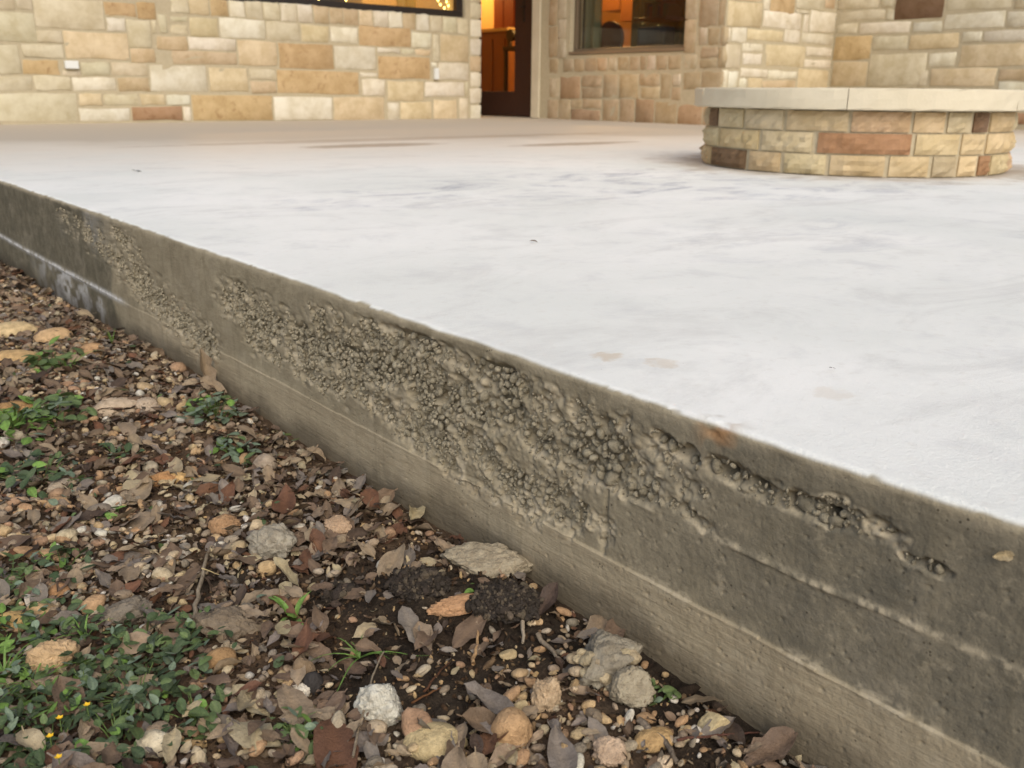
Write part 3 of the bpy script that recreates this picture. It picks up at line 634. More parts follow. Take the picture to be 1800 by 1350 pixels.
# garden room wall: face 1 (-Y) and face 2 (-X)
wallF = hbox('wall', [(XW+0.16, XC+0.02, YF, YF+0.14, 0, 2.6), (XC, XC+0.16, -1.0, YF, 0, 2.6)], M_MORTAR, house)
wallF['label'] = 'pale sunlit stone wall behind the round fire pit'
traced(wallF, 'Y', YF, 1200, 0, 6.0, [
 (478, -70, 830, 8, 'l'), (474, 20, 832, 280, 'l'), (858, -80, 915, 110, 'w'), (928, -80, 1180, 142, 'a'), (848, 120, 1246, 300, 'w'), (1200, -80, 1490, 100, 'c'), (1504, -80, 1608, 92, 't'), (1192, 110, 1330, 140, 'c'), (1274, 155, 1325, 340, 'w'), (1345, 118, 1608, 340, 'w'), (1258, 360, 1580, 460, 'w'),
 (462, 292, 502, 445, 'w'), (515, 290, 668, 442, 'w'), (682, 318, 1058, 428, 'l'), (1072, 318, 1232, 450, 'w'), (448, 470, 602, 720, 'c'), (630, 458, 842, 545, 'w'), (632, 562, 832, 680, 'w'), (866, 478, 1288, 702, 'l'), (1302, 500, 1572, 592, 'w'), (1285, 630, 1560, 712, 'w'),
 (425, 742, 468, 940, 'w'), (478, 750, 582, 940, 'w'), (610, 728, 890, 812, 'w'), (598, 830, 668, 940, 'w'), (690, 825, 832, 945, 'l'), (902, 748, 1202, 835, 'w'), (842, 850, 1182, 945, 't'), (1212, 738, 1530, 945, 'l')])
fill(wallF, 'Y', YF, XW+0.02, XC-0.02, 0.0, 0.235); fill(wallF, 'Y', YF, XW+0.02, XC-0.02, 1.16, 1.35)
S2 = 5.143
traced(wallF, 'X', XC, 1450, 0, S2, [
 (122, -60, 492, 78, 'c'), (515, -60, 618, 62, 'c'), (640, -40, 1072, 170, 'd'), (1110, -60, 1695, 80, 'c'), (1722, -60, 2000, 68, 'c'), (140, 98, 540, 182, 'c'), (556, 85, 630, 178, 'c'), (1086, 118, 1630, 256, 'w'), (1650, 100, 2000, 240, 'w'),
 (112, 218, 290, 300, 'c'), (318, 202, 768, 302, 'w'), (796, 200, 1055, 290, 'w'), (1240, 290, 1418, 380, 'w'), (1440, 275, 2000, 372, 'w'), (84, 328, 412, 540, 'a'), (435, 330, 745, 450, 'c'), (772, 308, 1206, 440, 'l'), (1222, 400, 1900, 600, 'l'),
 (64, 560, 378, 775, 't'), (402, 488, 905, 775, 'c'), (942, 478, 1182, 602, 'w'), (850, 640, 0+925, 775, 'c'), (955, 622, 1542, 775, 'l'), (1572, 628, 1900, 722, 't'), (1560, 742, 1900, 1000, 'w'), (1560, 1015, 1900, 1125, 'r')])
fill(wallF, 'X', XC, 3.30, YF-0.02, 0.0, 0.235); fill(wallF, 'X', XC, 2.2, 3.05, 0.0, 1.35); fill(wallF, 'X', XC, 3.05, YF-0.02, 1.14, 1.35)

# roofs / ceilings / floors of the rooms (close the house against the sky)
M_PLASTER = simple('warm_plaster', lin(206, 170, 116), 0.9, 0.1, 6, 0.06); M_FLOORIN = simple('oak_floor', lin(120, 78, 44), 0.5, 0.4, 14, 0.2)
M_DARKW = simple('dark_stained_wood', lin(62, 40, 34), 0.45, 0.45, 30, 0.25); M_METAL = simple('bronze_frame', lin(40, 34, 32), 0.4, 0.5)
M_WOOD = simple('brown_wood', lin(132, 80, 38), 0.5, 0.4, 18, 0.25)
hbox('roof', [(0.3, 5.2, YW-1.0, 11.2, 2.6, 2.75), (5.203, 10.4, YF-0.3, 13.3, 2.6, 2.75), (XC-0.3, 10.4, -1.05, YF-0.303, 2.6, 2.75)], simple('roof_deck', lin(120, 105, 90), 0.9, 0.1), house)  # unseen eaves, brought out over the walls to cut their sky light
hbox('inner_wall', [(0.4, 5.52, 10.4, 10.5, 0, 2.6), (0.4, 0.5, YW, 10.4, 0, 2.6), (9.6, 9.7, YF+0.14, 13.2, 0, 2.6), (XW+0.16, 9.6, 13.1, 13.2, 0, 2.6)], M_PLASTER, house)
hbox('inner_floor', [(0.5, 5.52, YW+0.14, 10.4, 0.004, 0.02), (XW+0.16, 9.6, YF+0.14, 13.1, 0.004, 0.02)], M_FLOORIN, house)

def glass_mat():
    m = NT('window_glass', 0.02, 0.5); t = m.t
    gl = m.n('ShaderNodeBsdfGlossy'); gl.inputs['Roughness'].default_value = 0.03
    tr = m.n('ShaderNodeBsdfTransparent'); tr.inputs[0].default_value = (0.86, 0.88, 0.86, 1)
    lw = m.n('ShaderNodeLayerWeight'); fr = m.n('ShaderNodeMath', operation='MULTIPLY_ADD'); t.links.new(m.math('POWER', lw.outputs['Facing'], 5.0), fr.inputs[0]); fr.inputs[1].default_value = 0.9; fr.inputs[2].default_value = 0.04
    mx = m.n('ShaderNodeMixShader'); t.links.new(fr.outputs[0], mx.inputs[0]); t.links.new(tr.outputs[0], mx.inputs[1]); t.links.new(gl.outputs[0], mx.inputs[2])
    t.links.new(mx.outputs[0], t.nodes['Material Output'].inputs[0]); return m.mat
M_GLASS = glass_mat()
# long window in the left wall
win = hbox('window', [(2.745, 5.485, YW+0.03, YW+0.09, 0.908, 0.965), (2.745, 5.485, YW+0.03, YW+0.09, 2.04, 2.098), (2.745, 2.80, YW+0.03, YW+0.09, 0.965, 2.04), (5.42, 5.485, YW+0.03, YW+0.09, 0.965, 2.04)], M_METAL, house, 0.004)
win['label'] = 'long window with a dark metal frame'
hbox('pane', [(2.802, 5.418, YW+0.055, YW+0.063, 0.967, 2.038)], M_GLASS, win)
# picture window
win2 = hbox('window', [(XW+0.05, XW+0.11, 5.265, 6.67, 0.588, 0.640), (XW+0.05, XW+0.11, 5.265, 6.67, 1.85, 1.898), (XW+0.05, XW+0.11, 5.265, 5.30, 0.640, 1.85), (XW+0.05, XW+0.11, 6.635, 6.67, 0.640, 1.85)], simple('taupe_frame', lin(112, 98, 80), 0.5, 0.4), house, 0.004)
win2['label'] = 'picture window with a thin taupe frame'
hbox('pane', [(XW+0.075, XW+0.083, 5.302, 6.633, 0.642, 1.848)], M_GLASS, win2)
hbox('window_sill', [(XW-0.012, XW+0.05, 5.262, 6.672, 0.588, 0.612)], simple('sill_stone', lin(132, 112, 90), 0.8, 0.2), win2, 0.003)
# door
XD = XW+0.10
door = hbox('door', [(XD, XD+0.05, 7.28, 7.60, 0.012, 2.04), (XD, XD+0.05, 8.22, 8.42, 0.012, 2.04), (XD, XD+0.05, 7.60, 8.22, 0.012, 0.252), (XD, XD+0.05, 7.60, 8.22, 1.86, 2.04)], M_DARKW, house, 0.004)
door['label'] = 'dark stained door with one tall glass panel'
hbox('glass_panel', [(XD+0.018, XD+0.026, 7.602, 8.218, 0.254, 1.858)], M_GLASS, door)
hbox('door_frame', [(XD-0.03, XD+0.10, 7.203, 7.277, 0.003, 2.098), (XD-0.03, XD+0.10, 8.423, 8.497, 0.003, 2.098), (XD-0.03, XD+0.10, 7.28, 8.42, 2.043, 2.098)], M_DARKW, house, 0.004)
# handle: plate, stem, lever
bm = bmesh.new(); box_bm(bm, XD-0.008, XD, 7.44, 7.48, 0.92, 1.12, 0.002)
box_bm(bm, XD-0.05, XD-0.008, 7.452, 7.468, 1.05, 1.066, 0.002); box_bm(bm, XD-0.06, XD-0.045, 7.40, 7.47, 1.05, 1.066, 0.003)
obj('handle', bm_mesh('handle', bm), M_METAL, door)
# white cover plates on the left wall
def cover(px0, py0, px1, py1, lab):
    a, b = on_y(px0, py0, YW), on_y(px1, py1, YW)
    o = hbox('cover_plate', [(a[0], b[0], YW-0.035, YW-0.005, b[2], a[2])], simple('white_plastic', lin(228, 230, 228), 0.5, 0.4), house, 0.003); o['label'] = lab
cover(111.5, 106.5, 137, 121, 'wide white cover plate'); cover(761, 119.5, 768.5, 139.5, 'narrow white cover plate')

# ------------------------------------------------------------------ inside the rooms
def furn(name, label, cat, loc): return tag(empty(name, loc), label, cat)
def part(name, lst, mat, par, bev=0.003):
    """boxes given in world coordinates under an Empty"""
    L = par.location; return boxes(name, [(a-L.x, b-L.x, c-L.y, d-L.y, e-L.z, f-L.z) for a, b, c, d, e, f in lst], mat, par, bev)
XI = 7.55
p0, p1 = on_x(846, 52, XI), on_x(893, 52, XI); ztop = p0[2]
isl = furn('kitchen_island', 'brown wooden counter with panelled front seen through the door glass', 'counter', (XI+0.3, (p0[1]+p1[1])/2, 0.02))
y0, y1 = p1[1], p0[1]+0.5
part('body', [(XI, XI+0.6, y0, y1, 0.02, ztop-0.04)], M_WOOD, isl)
part('counter_top', [(XI-0.04, XI+0.64, y0-0.04, y1+0.04, ztop-0.038, ztop)], simple('pale_counter', lin(206, 170, 110), 0.4, 0.5), isl)
for k in range(4):
    ya = y0+0.05+k*(y1-y0-0.06)/4
    part('panel', [(XI-0.016, XI-0.002, ya, ya+(y1-y0)/4-0.09, 0.12, ztop-0.12)], M_WOOD, isl)
q0, q1 = on_x(868.5, 0, 9.2), on_x(906, 0, 9.2)
cab = furn('tall_cabinet', 'tall reddish wood cabinet beyond the counter, seen through the door glass', 'cabinet', (9.35, (q0[1]+q1[1])/2, 0.02))
part('body', [(9.2, 9.58, q1[1], q0[1], 0.02, 2.2)], simple('red_wood', lin(150, 74, 30), 0.5, 0.3, 12, 0.2), cab)
mid_ = (q0[1]+q1[1])/2
for a, b in ((q1[1]+0.02, mid_-0.01), (mid_+0.01, q0[1]-0.02)): part('cabinet_door', [(9.178, 9.198, a, b, 0.1, 2.15)], simple('red_wood_door', lin(140, 66, 26), 0.5, 0.3, 12, 0.2), cab)
# stool by the counter: round back
def disc_bm(bm, c, r, t, axis='X', n=28):
    for s in (-1, 1):
        pass
    M = Matrix.Translation(c) @ Matrix.Rotation(math.pi/2, 4, 'Y')
    bmesh.ops.create_cone(bm, cap_ends=True, segments=n, radius1=r, radius2=r*0.96, depth=t, matrix=M)
def round_chair(name, label, px, py, rp, X, colr):
    c = on_x(px, py, X); r = abs(on_x(px+rp, py, X)[1]-c[1])
    ch = furn(name, label, 'chair', (X+0.2, c[1], 0.02)); mt = simple(name+'_wood', colr, 0.5, 0.35, 15, 0.2); L = ch.location
    bm = bmesh.new(); disc_bm(bm, Vector((X-L.x, 0, c[2]-L.z)), r, 0.05)
    obj('backrest', bm_mesh('backrest', bm), mt, ch)
    zs = max(0.35, c[2]-r-0.05)
    part('seat', [(X+0.03, X+0.45, c[1]-0.2, c[1]+0.2, zs-0.05, zs)], mt, ch, 0.01)
    for dx in (0.06, 0.40):
        for dy in (-0.17, 0.17): part('leg', [(X+dx-0.02, X+dx+0.02, c[1]+dy-0.02, c[1]+dy+0.02, 0.02, zs-0.052)], mt, ch)
    part('back_post', [(X+0.027, X+0.06, c[1]-0.10, c[1]-0.06, zs, c[2])], mt, ch); part('back_post', [(X+0.027, X+0.06, c[1]+0.06, c[1]+0.10, zs, c[2])], mt, ch)
round_chair('dining_chair', 'dark round-backed chair behind the picture window', 1074, 68, 21, 6.95, lin(74, 40, 30))
round_chair('dining_chair', 'small dark chair at the counter seen through the door glass', 899, 62, 6.5, 7.25, lin(58, 44, 26))
# picture window: curtain, shelf, sofa
def curtain(name, lab, px0, px1, X, colr):
    a, b = on_x(px0, 60, X)[1], on_x(px1, 60, X)[1]; n = 60; ys = np.linspace(b, a, n)
    V = []
    for y in ys:
        dx = 0.035*math.sin(y*55); V += [(X+dx, y, 0.05), (X+dx*0.7, y, 1.0), (X+dx*0.5, y, 2.1)]
    V2 = [(v[0]+0.006, v[1], v[2]) for v in V]; F = grid_faces(n, 3); F2 = F[:, ::-1]+len(V)
    o = obj(name, mesh_np(name, V+V2, np.concatenate([F, F2]), True), simple(name+'_cloth_'+str(px0), colr, 0.9, 0.1)); tag(o, lab, 'curtain')
curtain('curtain', 'dark drawn-back curtain at the left side of the picture window', 1002, 1030, 6.75, lin(52, 46, 46))
curtain('curtain', 'grey-green sheer curtain beside the dark one in the picture window', 1031, 1056, 6.72, lin(126, 128, 104))
curtain('curtain', 'wide grey-green drawn curtain filling the right half of the picture window', 1112, 1216, 7.75, lin(112, 116, 92))
wc = furn('wall_cabinet', 'brown wooden wall cabinet above the round chair in the picture window', 'cabinet', (8.5, on_x(1090, 20, 8.5)[1], on_x(1090, 20, 8.5)[2]))
for pa, pb, py_ in ((1058, 1089, 20), (1090, 1111, 38)):
    a, b = on_x(pa, py_, 8.5), on_x(pb, py_, 8.5); part('cabinet_door', [(8.5, 8.8, b[1], a[1], a[2], a[2]+0.8)], M_WOOD, wc)
a, b = on_x(1116, 20, 7.2), on_x(1170, 33, 7.2)
sh = furn('book_shelf', 'dark shelf unit high up inside the picture window', 'shelf', (7.3, (a[1]+b[1])/2, b[2]))
part('board', [(7.2, 7.5, b[1], a[1], b[2], b[2]+0.03)], M_DARKW, sh); part('back_board', [(7.502, 7.52, b[1], a[1], b[2], b[2]+0.5)], M_DARKW, sh)
for k in range(9): part('book', [(7.25, 7.45, b[1]+0.02+k*0.035, b[1]+0.05+k*0.035, b[2]+0.032, b[2]+0.13+0.02*(k % 3))], simple('book_cover_%d' % k, [lin(70, 60, 46), lin(60, 68, 54), lin(84, 50, 42), lin(50, 50, 58)][k % 4]), sh)
a, b = on_x(1119, 48, 6.9), on_x(1167, 90, 6.9)
so = furn('sofa', 'dark blue-grey sofa back close behind the picture window', 'sofa', (7.2, (a[1]+b[1])/2, 0.02)); M_SOFA = simple('blue_grey_cloth', lin(64, 66, 74), 0.95, 0.1, 60, 0.1)
part('back', [(6.9, 7.06, b[1], a[1], 0.15, a[2])], M_SOFA, so, 0.03); part('seat', [(7.062, 7.55, b[1]+0.05, a[1]-0.05, 0.15, 0.48)], M_SOFA, so, 0.03)
for x_ in (6.95, 7.5):
    for q in (b[1]+0.06, a[1]-0.06): part('leg', [(x_-0.02, x_+0.02, q-0.02, q+0.02, 0.02, 0.148)], M_DARKW, so)
# lamps
def lamp(name, label, loc, energy, colr, size=0.09, shade=True):
    t = furn(name, label, 'lamp', (loc[0], loc[1], loc[2])); me = blob_mesh('bulb', 5, 2, 0.0, 1.0); m = NT('lit_bulb_'+name); m.b.inputs['Emission Color'].default_value = (*colr, 1); m.b.inputs['Emission Strength'].default_value = 6
    m.b.inputs['Base Color'].default_value = (0.9, 0.8, 0.6, 1); o = obj('bulb', me, m.mat, t); o.scale = (size*0.4,)*3
    boxes('cord', [(-0.006, 0.006, -0.006, 0.006, size*0.5, 2.6-loc[2])], M_METAL, t)
    L = bpy.data.lights.new(name+'_light', 'POINT'); L.energy = energy; L.color = colr; L.shadow_soft_size = size
    lo = bpy.data.objects.new(name+'_light', L); COL.objects.link(lo); lo.parent = t; lo.location = (0, 0, -size*1.2)
WARM = (1.0, 0.55, 0.18)
LAMPS = (('pendant_lamp', 'lit pendant lamp in the room behind the door', (8.9, 12.2, 2.1), 110), ('pendant_lamp', 'lit pendant lamp in the room behind the picture window', (8.4, 8.2, 2.1), 300), ('pendant_lamp', 'lit pendant lamp in the room behind the long window', (3.6, 9.4, 2.1), 260))
for nm, lb, lc, en in LAMPS: lamp(nm, lb, lc, en, WARM)
# glimpses through the long window: bright drape, dark bench, string of bulbs
a, b = on_y(699, 8, 7.75), on_y(732, 8, 7.75)
def drape(name, lab, x0, x1, Y, colr):
    n = 50; xs = np.linspace(x0, x1, n); V = []
    for x in xs:
        dy = 0.03*math.sin(x*60); V += [(x, Y+dy, 0.05), (x, Y+dy*0.7, 1.1), (x, Y+dy*0.5, 2.1)]
    V2 = [(v[0], v[1]+0.006, v[2]) for v in V]; F = grid_faces(n, 3)
    o = obj(name, mesh_np(name, V+V2, np.concatenate([F, F[:, ::-1]+len(V)]), True), simple(name+'_gold_%d' % int(x0*100), colr, 0.9, 0.1)); tag(o, lab, 'curtain')
drape('curtain', 'golden lit drape behind the long window', a[0], b[0], 7.75, lin(236, 190, 110))
tb = furn('side_table', 'dark bench under the long window inside the room', 'bench', (4.0, 7.9, 0.02))
part('top', [(2.9, 5.2, 7.65, 8.1, 0.86, 0.92)], M_DARKW, tb)
for x_ in (2.95, 5.15):
    for y_ in (7.7, 8.05): part('leg', [(x_-0.03, x_+0.03, y_-0.03, y_+0.03, 0.02, 0.858)], M_DARKW, tb)
ch = furn('string_lights', 'short string of tiny yellow bulbs hanging in the long window', 'string lights', tuple(on_y(795, -60, 7.6)))
me_b = blob_mesh('bulb', 6, 1, 0.0, 1.0); mb = NT('tiny_bulb'); mb.b.inputs['Emission Color'].default_value = (1, 0.72, 0.2, 1); mb.b.inputs['Emission Strength'].default_value = 9; me_b.materials.append(mb.mat)
L0 = ch.location
for px, py in ((770, 1), (774, 8), (785, 3), (788, 10), (781, 14), (787, 19), (770, -12), (783, -20), (560, -2), (608, 0)):
    p = on_y(px, py, 7.6); o = obj('bulb', me_b, None, ch, loc=tuple(p-A(L0))); o.scale = (0.008, 0.008, 0.012)
boxes('wire', [(-0.003, 0.003, -0.003, 0.003, -0.6, 2.55-L0.z)], M_METAL, ch)

# ------------------------------------------------------------------ round fire pit
PC = A([3.172, 1.861]); PR, PRC = 0.528, 0.575
pit = empty('fire_pit', (PC[0], PC[1], 0)); tag(pit, 'round low fire pit of rough limestone with a pale cut stone cap', 'fire pit')
def ring_mesh(name, r0, r1, z0, z1, a0=0, a1=2*math.pi, n=72, bev=0.0, jit=0.0, seed=0):
    """annular block with softened outer edges"""
    g = np.random.default_rng(seed); closed = abs(a1-a0-2*math.pi) < 1e-6
    an = np.linspace(a0, a1, n+1)
    pr = [(r0, z0), (r1-bev, z0), (r1-bev*0.3, z0+bev*0.3), (r1, z0+bev), (r1, (z0+z1)/2), (r1, z1-bev), (r1-bev*0.3, z1-bev*0.3), (r1-bev, z1), (r0, z1)]
    k = len(pr); V = []
    for t in an:
        for (r, z) in pr:
            rr = r + (g.normal()*jit if r > r0 else 0); V.append((rr*math.cos(t), rr*math.sin(t), z+g.normal()*jit*0.3))
    V = A(V); F = []
    for i in range(n):
        for j in range(k): F.append((i*k+j, (i+1)*k+j, (i+1)*k+(j+1) % k, i*k+(j+1) % k))
    if closed: V[n*k:] = V[:k]
    bm = bmesh.new(); vs = [bm.verts.new(v) for v in V]
    for f in F: bm.faces.new([vs[q] for q in f])
    if not closed: bm.faces.new([vs[j] for j in range(k)]); bm.faces.new([vs[n*k+j] for j in reversed(range(k))])
    else: bmesh.ops.remove_doubles(bm, verts=bm.verts, dist=1e-6)
    bmesh.ops.recalc_face_normals(bm, faces=bm.faces)
    return bm_mesh(name, bm, False)
ringw = obj('wall', ring_mesh('wall', 0.34, PR-0.007, 0.001, 0.204), M_MORTAR, pit)
obj('ash_bed', ring_mesh('ash_bed', 0.001, 0.338, 0.0, 0.06, n=40), simple('ash', lin(90, 84, 76), 0.95, 0.1, 40, 0.3), pit)
def pit_angle(px, z=0.1):
    d = ray(px, 240); dx, dy = d[0], d[1]; n = math.hypot(dx, dy); dx /= n; dy /= n
    b = -(dx*PC[0]+dy*PC[1]); c = PC@PC-PR*PR; q = max(b*b-c, 0); t = -b-math.sqrt(q)
    a = math.atan2(dy*t-PC[1], dx*t-PC[0]); f0 = math.atan2(-PC[1], -PC[0])
    return f0+(a-f0+math.pi) % (2*math.pi)-math.pi
courses = [(0.004, 0.068, [1226, 1252, 1312, 1320, 1376, 1380, 1460, 1465, 1564, 1570, 1644, 1650, 1692, 1728, 1732, 1768], None), ]
PITC = {'r': lin(160, 124, 94), 'd': lin(122, 99, 78), 'c': lin(198, 184, 152), 'l': lin(200, 180, 144), 't': lin(190, 164, 132)}
def pit_stone(a0, a1, z0, z1, kind, seed):
    g = np.random.default_rng(seed); n = max(4, int((a1-a0)/0.035)); c, al = PAL[kind]
    V = []; F = []; nz = 5
    for i in range(n+1):
        for j in range(nz):
            t = a0+(a1-a0)*i/n; edge = i in (0, n) or j in (0, nz-1)
            r = PR + (-0.001 if edge else max(0.0, 0.0040*g.normal()+0.005)); z = z0+(z1-z0)*j/(nz-1)
            V.append((r*math.cos(t), r*math.sin(t), z))
    for i in range(n):
        for j in range(nz-1): F.append((i*nz+j, (i+1)*nz+j, (i+1)*nz+j+1, i*nz+j+1))
    V = A(V); nv = len(V)
    bm = bmesh.new(); vs = [bm.verts.new(v) for v in V]
    for f in F: bm.faces.new([vs[q] for q in f])
    be = [e for e in bm.edges if e.is_boundary]
    ex = bmesh.ops.extrude_edge_only(bm, edges=be)
    for v in [q for q in ex['geom'] if isinstance(q, bmesh.types.BMVert)]:
        k = (PR-0.03)/math.hypot(v.co.x, v.co.y); v.co.x *= k; v.co.y *= k
    bmesh.ops.recalc_face_normals(bm, faces=bm.faces)
    obj('stone', bm_mesh('stone', bm), M_STONE, ringw, color=(*jitter(PITC.get(kind, c)), al*0.6))
def course(z0, z1, cuts, seed):
    """cuts: list of (px_left, px_right, kind) seen from the lawn; the far side is filled"""
    sid = seed; lo, hi = 9, -9
    for (a, b, k) in cuts:
        t0, t1 = pit_angle(a), pit_angle(b)
        if t0 > t1: t0, t1 = t1, t0
        pit_stone(t0+0.008, t1-0.008, z0, z1, k, sid); sid += 1; lo = min(lo, t0); hi = max(hi, t1)
    t = hi
    while t < lo+2*math.pi-0.05:
        wd = min(random.uniform(0.2, 0.5), lo+2*math.pi-t); pit_stone(t+0.01, t+wd-0.01, z0, z1, random.choice('cclta'), sid); sid += 1; t += wd
course(0.140, 0.200, [(1234, 1244, 'g'), (1244, 1258, 'd'), (1260, 1304, 'c'), (1306, 1375, 'c'), (1378, 1490, 'l'), (1492, 1600, 't'), (1602, 1660, 'l'), (1662, 1706, 'c'), (1708, 1736, 'd'), (1738, 1779, 'l')], 500)
course(0.072, 0.134, [(1230, 1262, 'c'), (1264, 1334, 'l'), (1338, 1430, 'c'), (1436, 1606, 'r'), (1610, 1690, 'l'), (1692, 1735, 'l'), (1737, 1780, 'l')], 540)
course(0.005, 0.066, [(1227, 1250, 'l'), (1252, 1314, 'd'), (1318, 1376, 'l'), (1380, 1458, 'c'), (1462, 1564, 'l'), (1568, 1642, 'l'), (1646, 1690, 'g'), (1692, 1726, 'l'), (1728, 1748, 'r'), (1750, 1778, 'l')], 580)
j0 = pit_angle(1484)
for k in range(6):
    o = obj('cap_stone', ring_mesh('cap_stone', 0.30, PRC, 0.205, 0.270, j0+k*math.pi/3+0.002, j0+(k+1)*math.pi/3-0.002, 14, 0.006, 0.0012, 900+k), M_CAP, pit)

# ------------------------------------------------------------------ litter: leaves, gravel, rocks, weeds, twigs
def leaf_mesh(name, seed):
    g = np.random.default_rng(seed); nl, nw = 8, 5
    fold = g.uniform(-0.15, 0.55); curl = g.uniform(-0.5, 0.7); tw = g.uniform(-0.9, 0.9); wd = g.uniform(0.17, 0.26); asym = g.uniform(0.7, 1.25); lobe = g.uniform(0, 0.12) if seed % 3 == 0 else 0.02
    P, rib = [], []
    for i in range(nl):
        t = i/(nl-1); w = wd*(math.sin(math.pi*min(1, max(0, t**asym)))**0.75+0.03)*(1+lobe*math.sin(t*21+seed))
        for j in range(nw):
            u = j/(nw-1)*2-1; x = u*w; z = fold*abs(x)*1.1 + curl*(t-0.5)**2*0.85 + 0.035*g.normal()*abs(u) + 0.02*math.sin(t*9+seed)*u
            a = tw*(t-0.5); P.append((x*math.cos(a)-z*math.sin(a), t-0.5+0.02*g.normal()*abs(u), x*math.sin(a)+z*math.cos(a))); rib.append(1.0 if j == nw//2 else 0.0)
    F = [tuple(f) for f in grid_faces(nl, nw)]
    k = len(P); x, y, z = P[nw//2]                            # stalk
    P += [(x-0.012, y-0.10, z+0.02), (x+0.012, y-0.10, z+0.02), (x+0.012, y+0.02, z+0.004), (x-0.012, y+0.02, z+0.004)]; rib += [1]*4
    F.append((k, k+1, k+2, k+3))
    P = A(P); P[:, 2] -= np.percentile(P[:, 2], 20)
    return mesh_np(name, P, F, True, dict(rib=rib))
LEAVES = [leaf_mesh('leaf', 300+i) for i in range(18)]
def lword(seed):
    g = np.random.default_rng(seed); fold = g.uniform(-0.15, 0.55); curl = g.uniform(-0.5, 0.7)
    return 'folded' if fold > 0.36 else 'curled up' if curl > 0.3 else 'humped' if curl < -0.2 else 'flat'
LWORD = [lword(300+i) for i in range(18)]
for me in LEAVES: me.materials.append(M_LEAF)
LD = [data_of(m) for m in LEAVES]
LCOL = {'brown': lin(110, 92, 76), 'tan': lin(142, 125, 104), 'rust': lin(102, 72, 54), 'grey': lin(120, 111, 103), 'straw': lin(164, 150, 122), 'dark': lin(72, 59, 50)}
GX0, GX1 = -0.10, 0.552
_lnx = np.linspace(-0.3, 0.7, 200); _lny = np.linspace(0, 3.5, 700); _LX, _LY = np.meshgrid(_lnx, _lny, indexing='ij')
_N1 = fbm(_LX*9+40, _LY*6+40); _N2 = fbm(_LX*13+40, _LY*9+40, 7.0); _GZ = ground_z(_LX, _LY); _GZ0 = ground_z(_LX, _LY, False)
def look(T, x, y): return float(T[min(199, max(0, int((x+0.3)*199))), min(699, max(0, int(y/3.5*699)))])
def place_px(g, n, dens):
    """random spots on the ground in the part of the garden the photograph covers"""
    out = []
    while len(out) < n:
        x = g.uniform(GX0, GX1-0.006); y = g.uniform(0.25, 3.3)
        d = A([x, y, look(_GZ0, x, y)-CAM_Z]); c = (d@RIGHT, d@UP, d@FWD)
        if c[2] <= 0.1: continue
        px, py = 900+FPX*c[0]/c[2], 675-FPX*c[1]/c[2]
        if px < -220 or py > 1500: continue
        if g.random() < dens(px, py, x, y): out.append((x, y, px, py))
    return out
SOILC = [(740, 1060, 130), (870, 1050, 100), (720, 1180, 130), (800, 1220, 120), (620, 1090, 60), (930, 1130, 90), (690, 1010, 60), (1160, 1200, 60)]
def soily(px, py): return max(math.exp(-((px-a)**2+(py-b)**2*1.6)/(r*r)) for a, b, r in SOILC)
GREENC = [(80, 1150, 120), (180, 1230, 140), (60, 1280, 140), (300, 1170, 90), (270, 1260, 100)]
def greeny(px, py): return max(math.exp(-((px-a)**2+(py-b)**2*1.6)/(r*r)) for a, b, r in GREENC)
def leaf_d(px, py, x, y):
    wall = math.exp(-((0.56-x)/0.07)**2)
    d = 0.75*(1-0.97*soily(px, py))*(1-0.75*greeny(px, py))
    if px > 900 and py > 1100: d *= 0.22+0.25*wall
    d *= 0.45+0.55*(1 if look(_N1, x, y) > -0.15 else 0)
    return d
LMK = [(205, 722, 'the smooth oblong pinkish stone'), (482, 968, 'the angular grey concrete chunk'), (850, 1000, 'the dirt-caked boulder'), (97, 1178, 'the pocked rock in the weeds'), (222, 1085, 'the crumbly grey chunk'),
       (676, 1252, 'the white jagged rock'), (900, 1300, 'the orange egg stone'), (766, 1316, 'the cream pitted stone'), (815, 1072, 'the long knobbly stone'), (389, 1170, 'the rounded tan stone'), (1255, 1282, 'the angular cream chip'),
       (1072, 1330, 'the pinkish nugget'), (276, 1316, 'the whitish stone in weeds'), (394, 932, 'the lumpy orange-brown stone'), (594, 938, 'the pinkish tan stone'), (552, 1212, 'the dark slate pebble'), (20, 600, 'the long cream stone'),
       (163, 624, 'the thin grass by the slab'), (372, 690, 'the upright leaning leaf'), (300, 850, 'the honey coloured stone'), (465, 825, 'the grey round stone'), (75, 1083, 'the yellow tan stones'), (1060, 1180, 'the broken concrete lump'),
       (528, 1300, 'the bright clover clump'), (517, 1095, 'the broad-bladed green plant'), (250, 925, 'the large oval leaf'), (1350, 1330, 'the lower right corner'), (120, 745, 'the bright leafy weed'), (500, 890, 'the orange-brown top leaf'),
       (350, 1030, 'the pale knobbly twig'), (740, 1122, 'the soil mound'), (700, 900, 'the slab foot, mid way'), (130, 900, 'the fine straw at left'), (70, 850, 'the dark sprawling weed'), (560, 760, 'the faded weed by the slab'), (632, 1160, 'the arched grass tuft'), (440, 1250, 'the slim straw leaves'), (110, 1000, 'the dark weed in gravel'), (200, 1230, 'the yellow flowers'), (20, 520, 'the white stained concrete')]
def bed(x, y, px, py):
    q = min(LMK, key=lambda q: (q[0]-px)**2+(1.4*(q[1]-py))**2); dx, dy = px-q[0], 1.4*(py-q[1])
    return ('left of ' if dx < 0 else 'right of ')+q[2] if abs(dx) > abs(dy) else ('behind ' if dy < 0 else 'in front of ')+q[2]
g = np.random.default_rng(77)
spots = place_px(g, 2450, leaf_d); spots.sort(key=lambda t: math.hypot(t[0], t[1]))
J = Joined(); nl_ = 0; CNT = {}
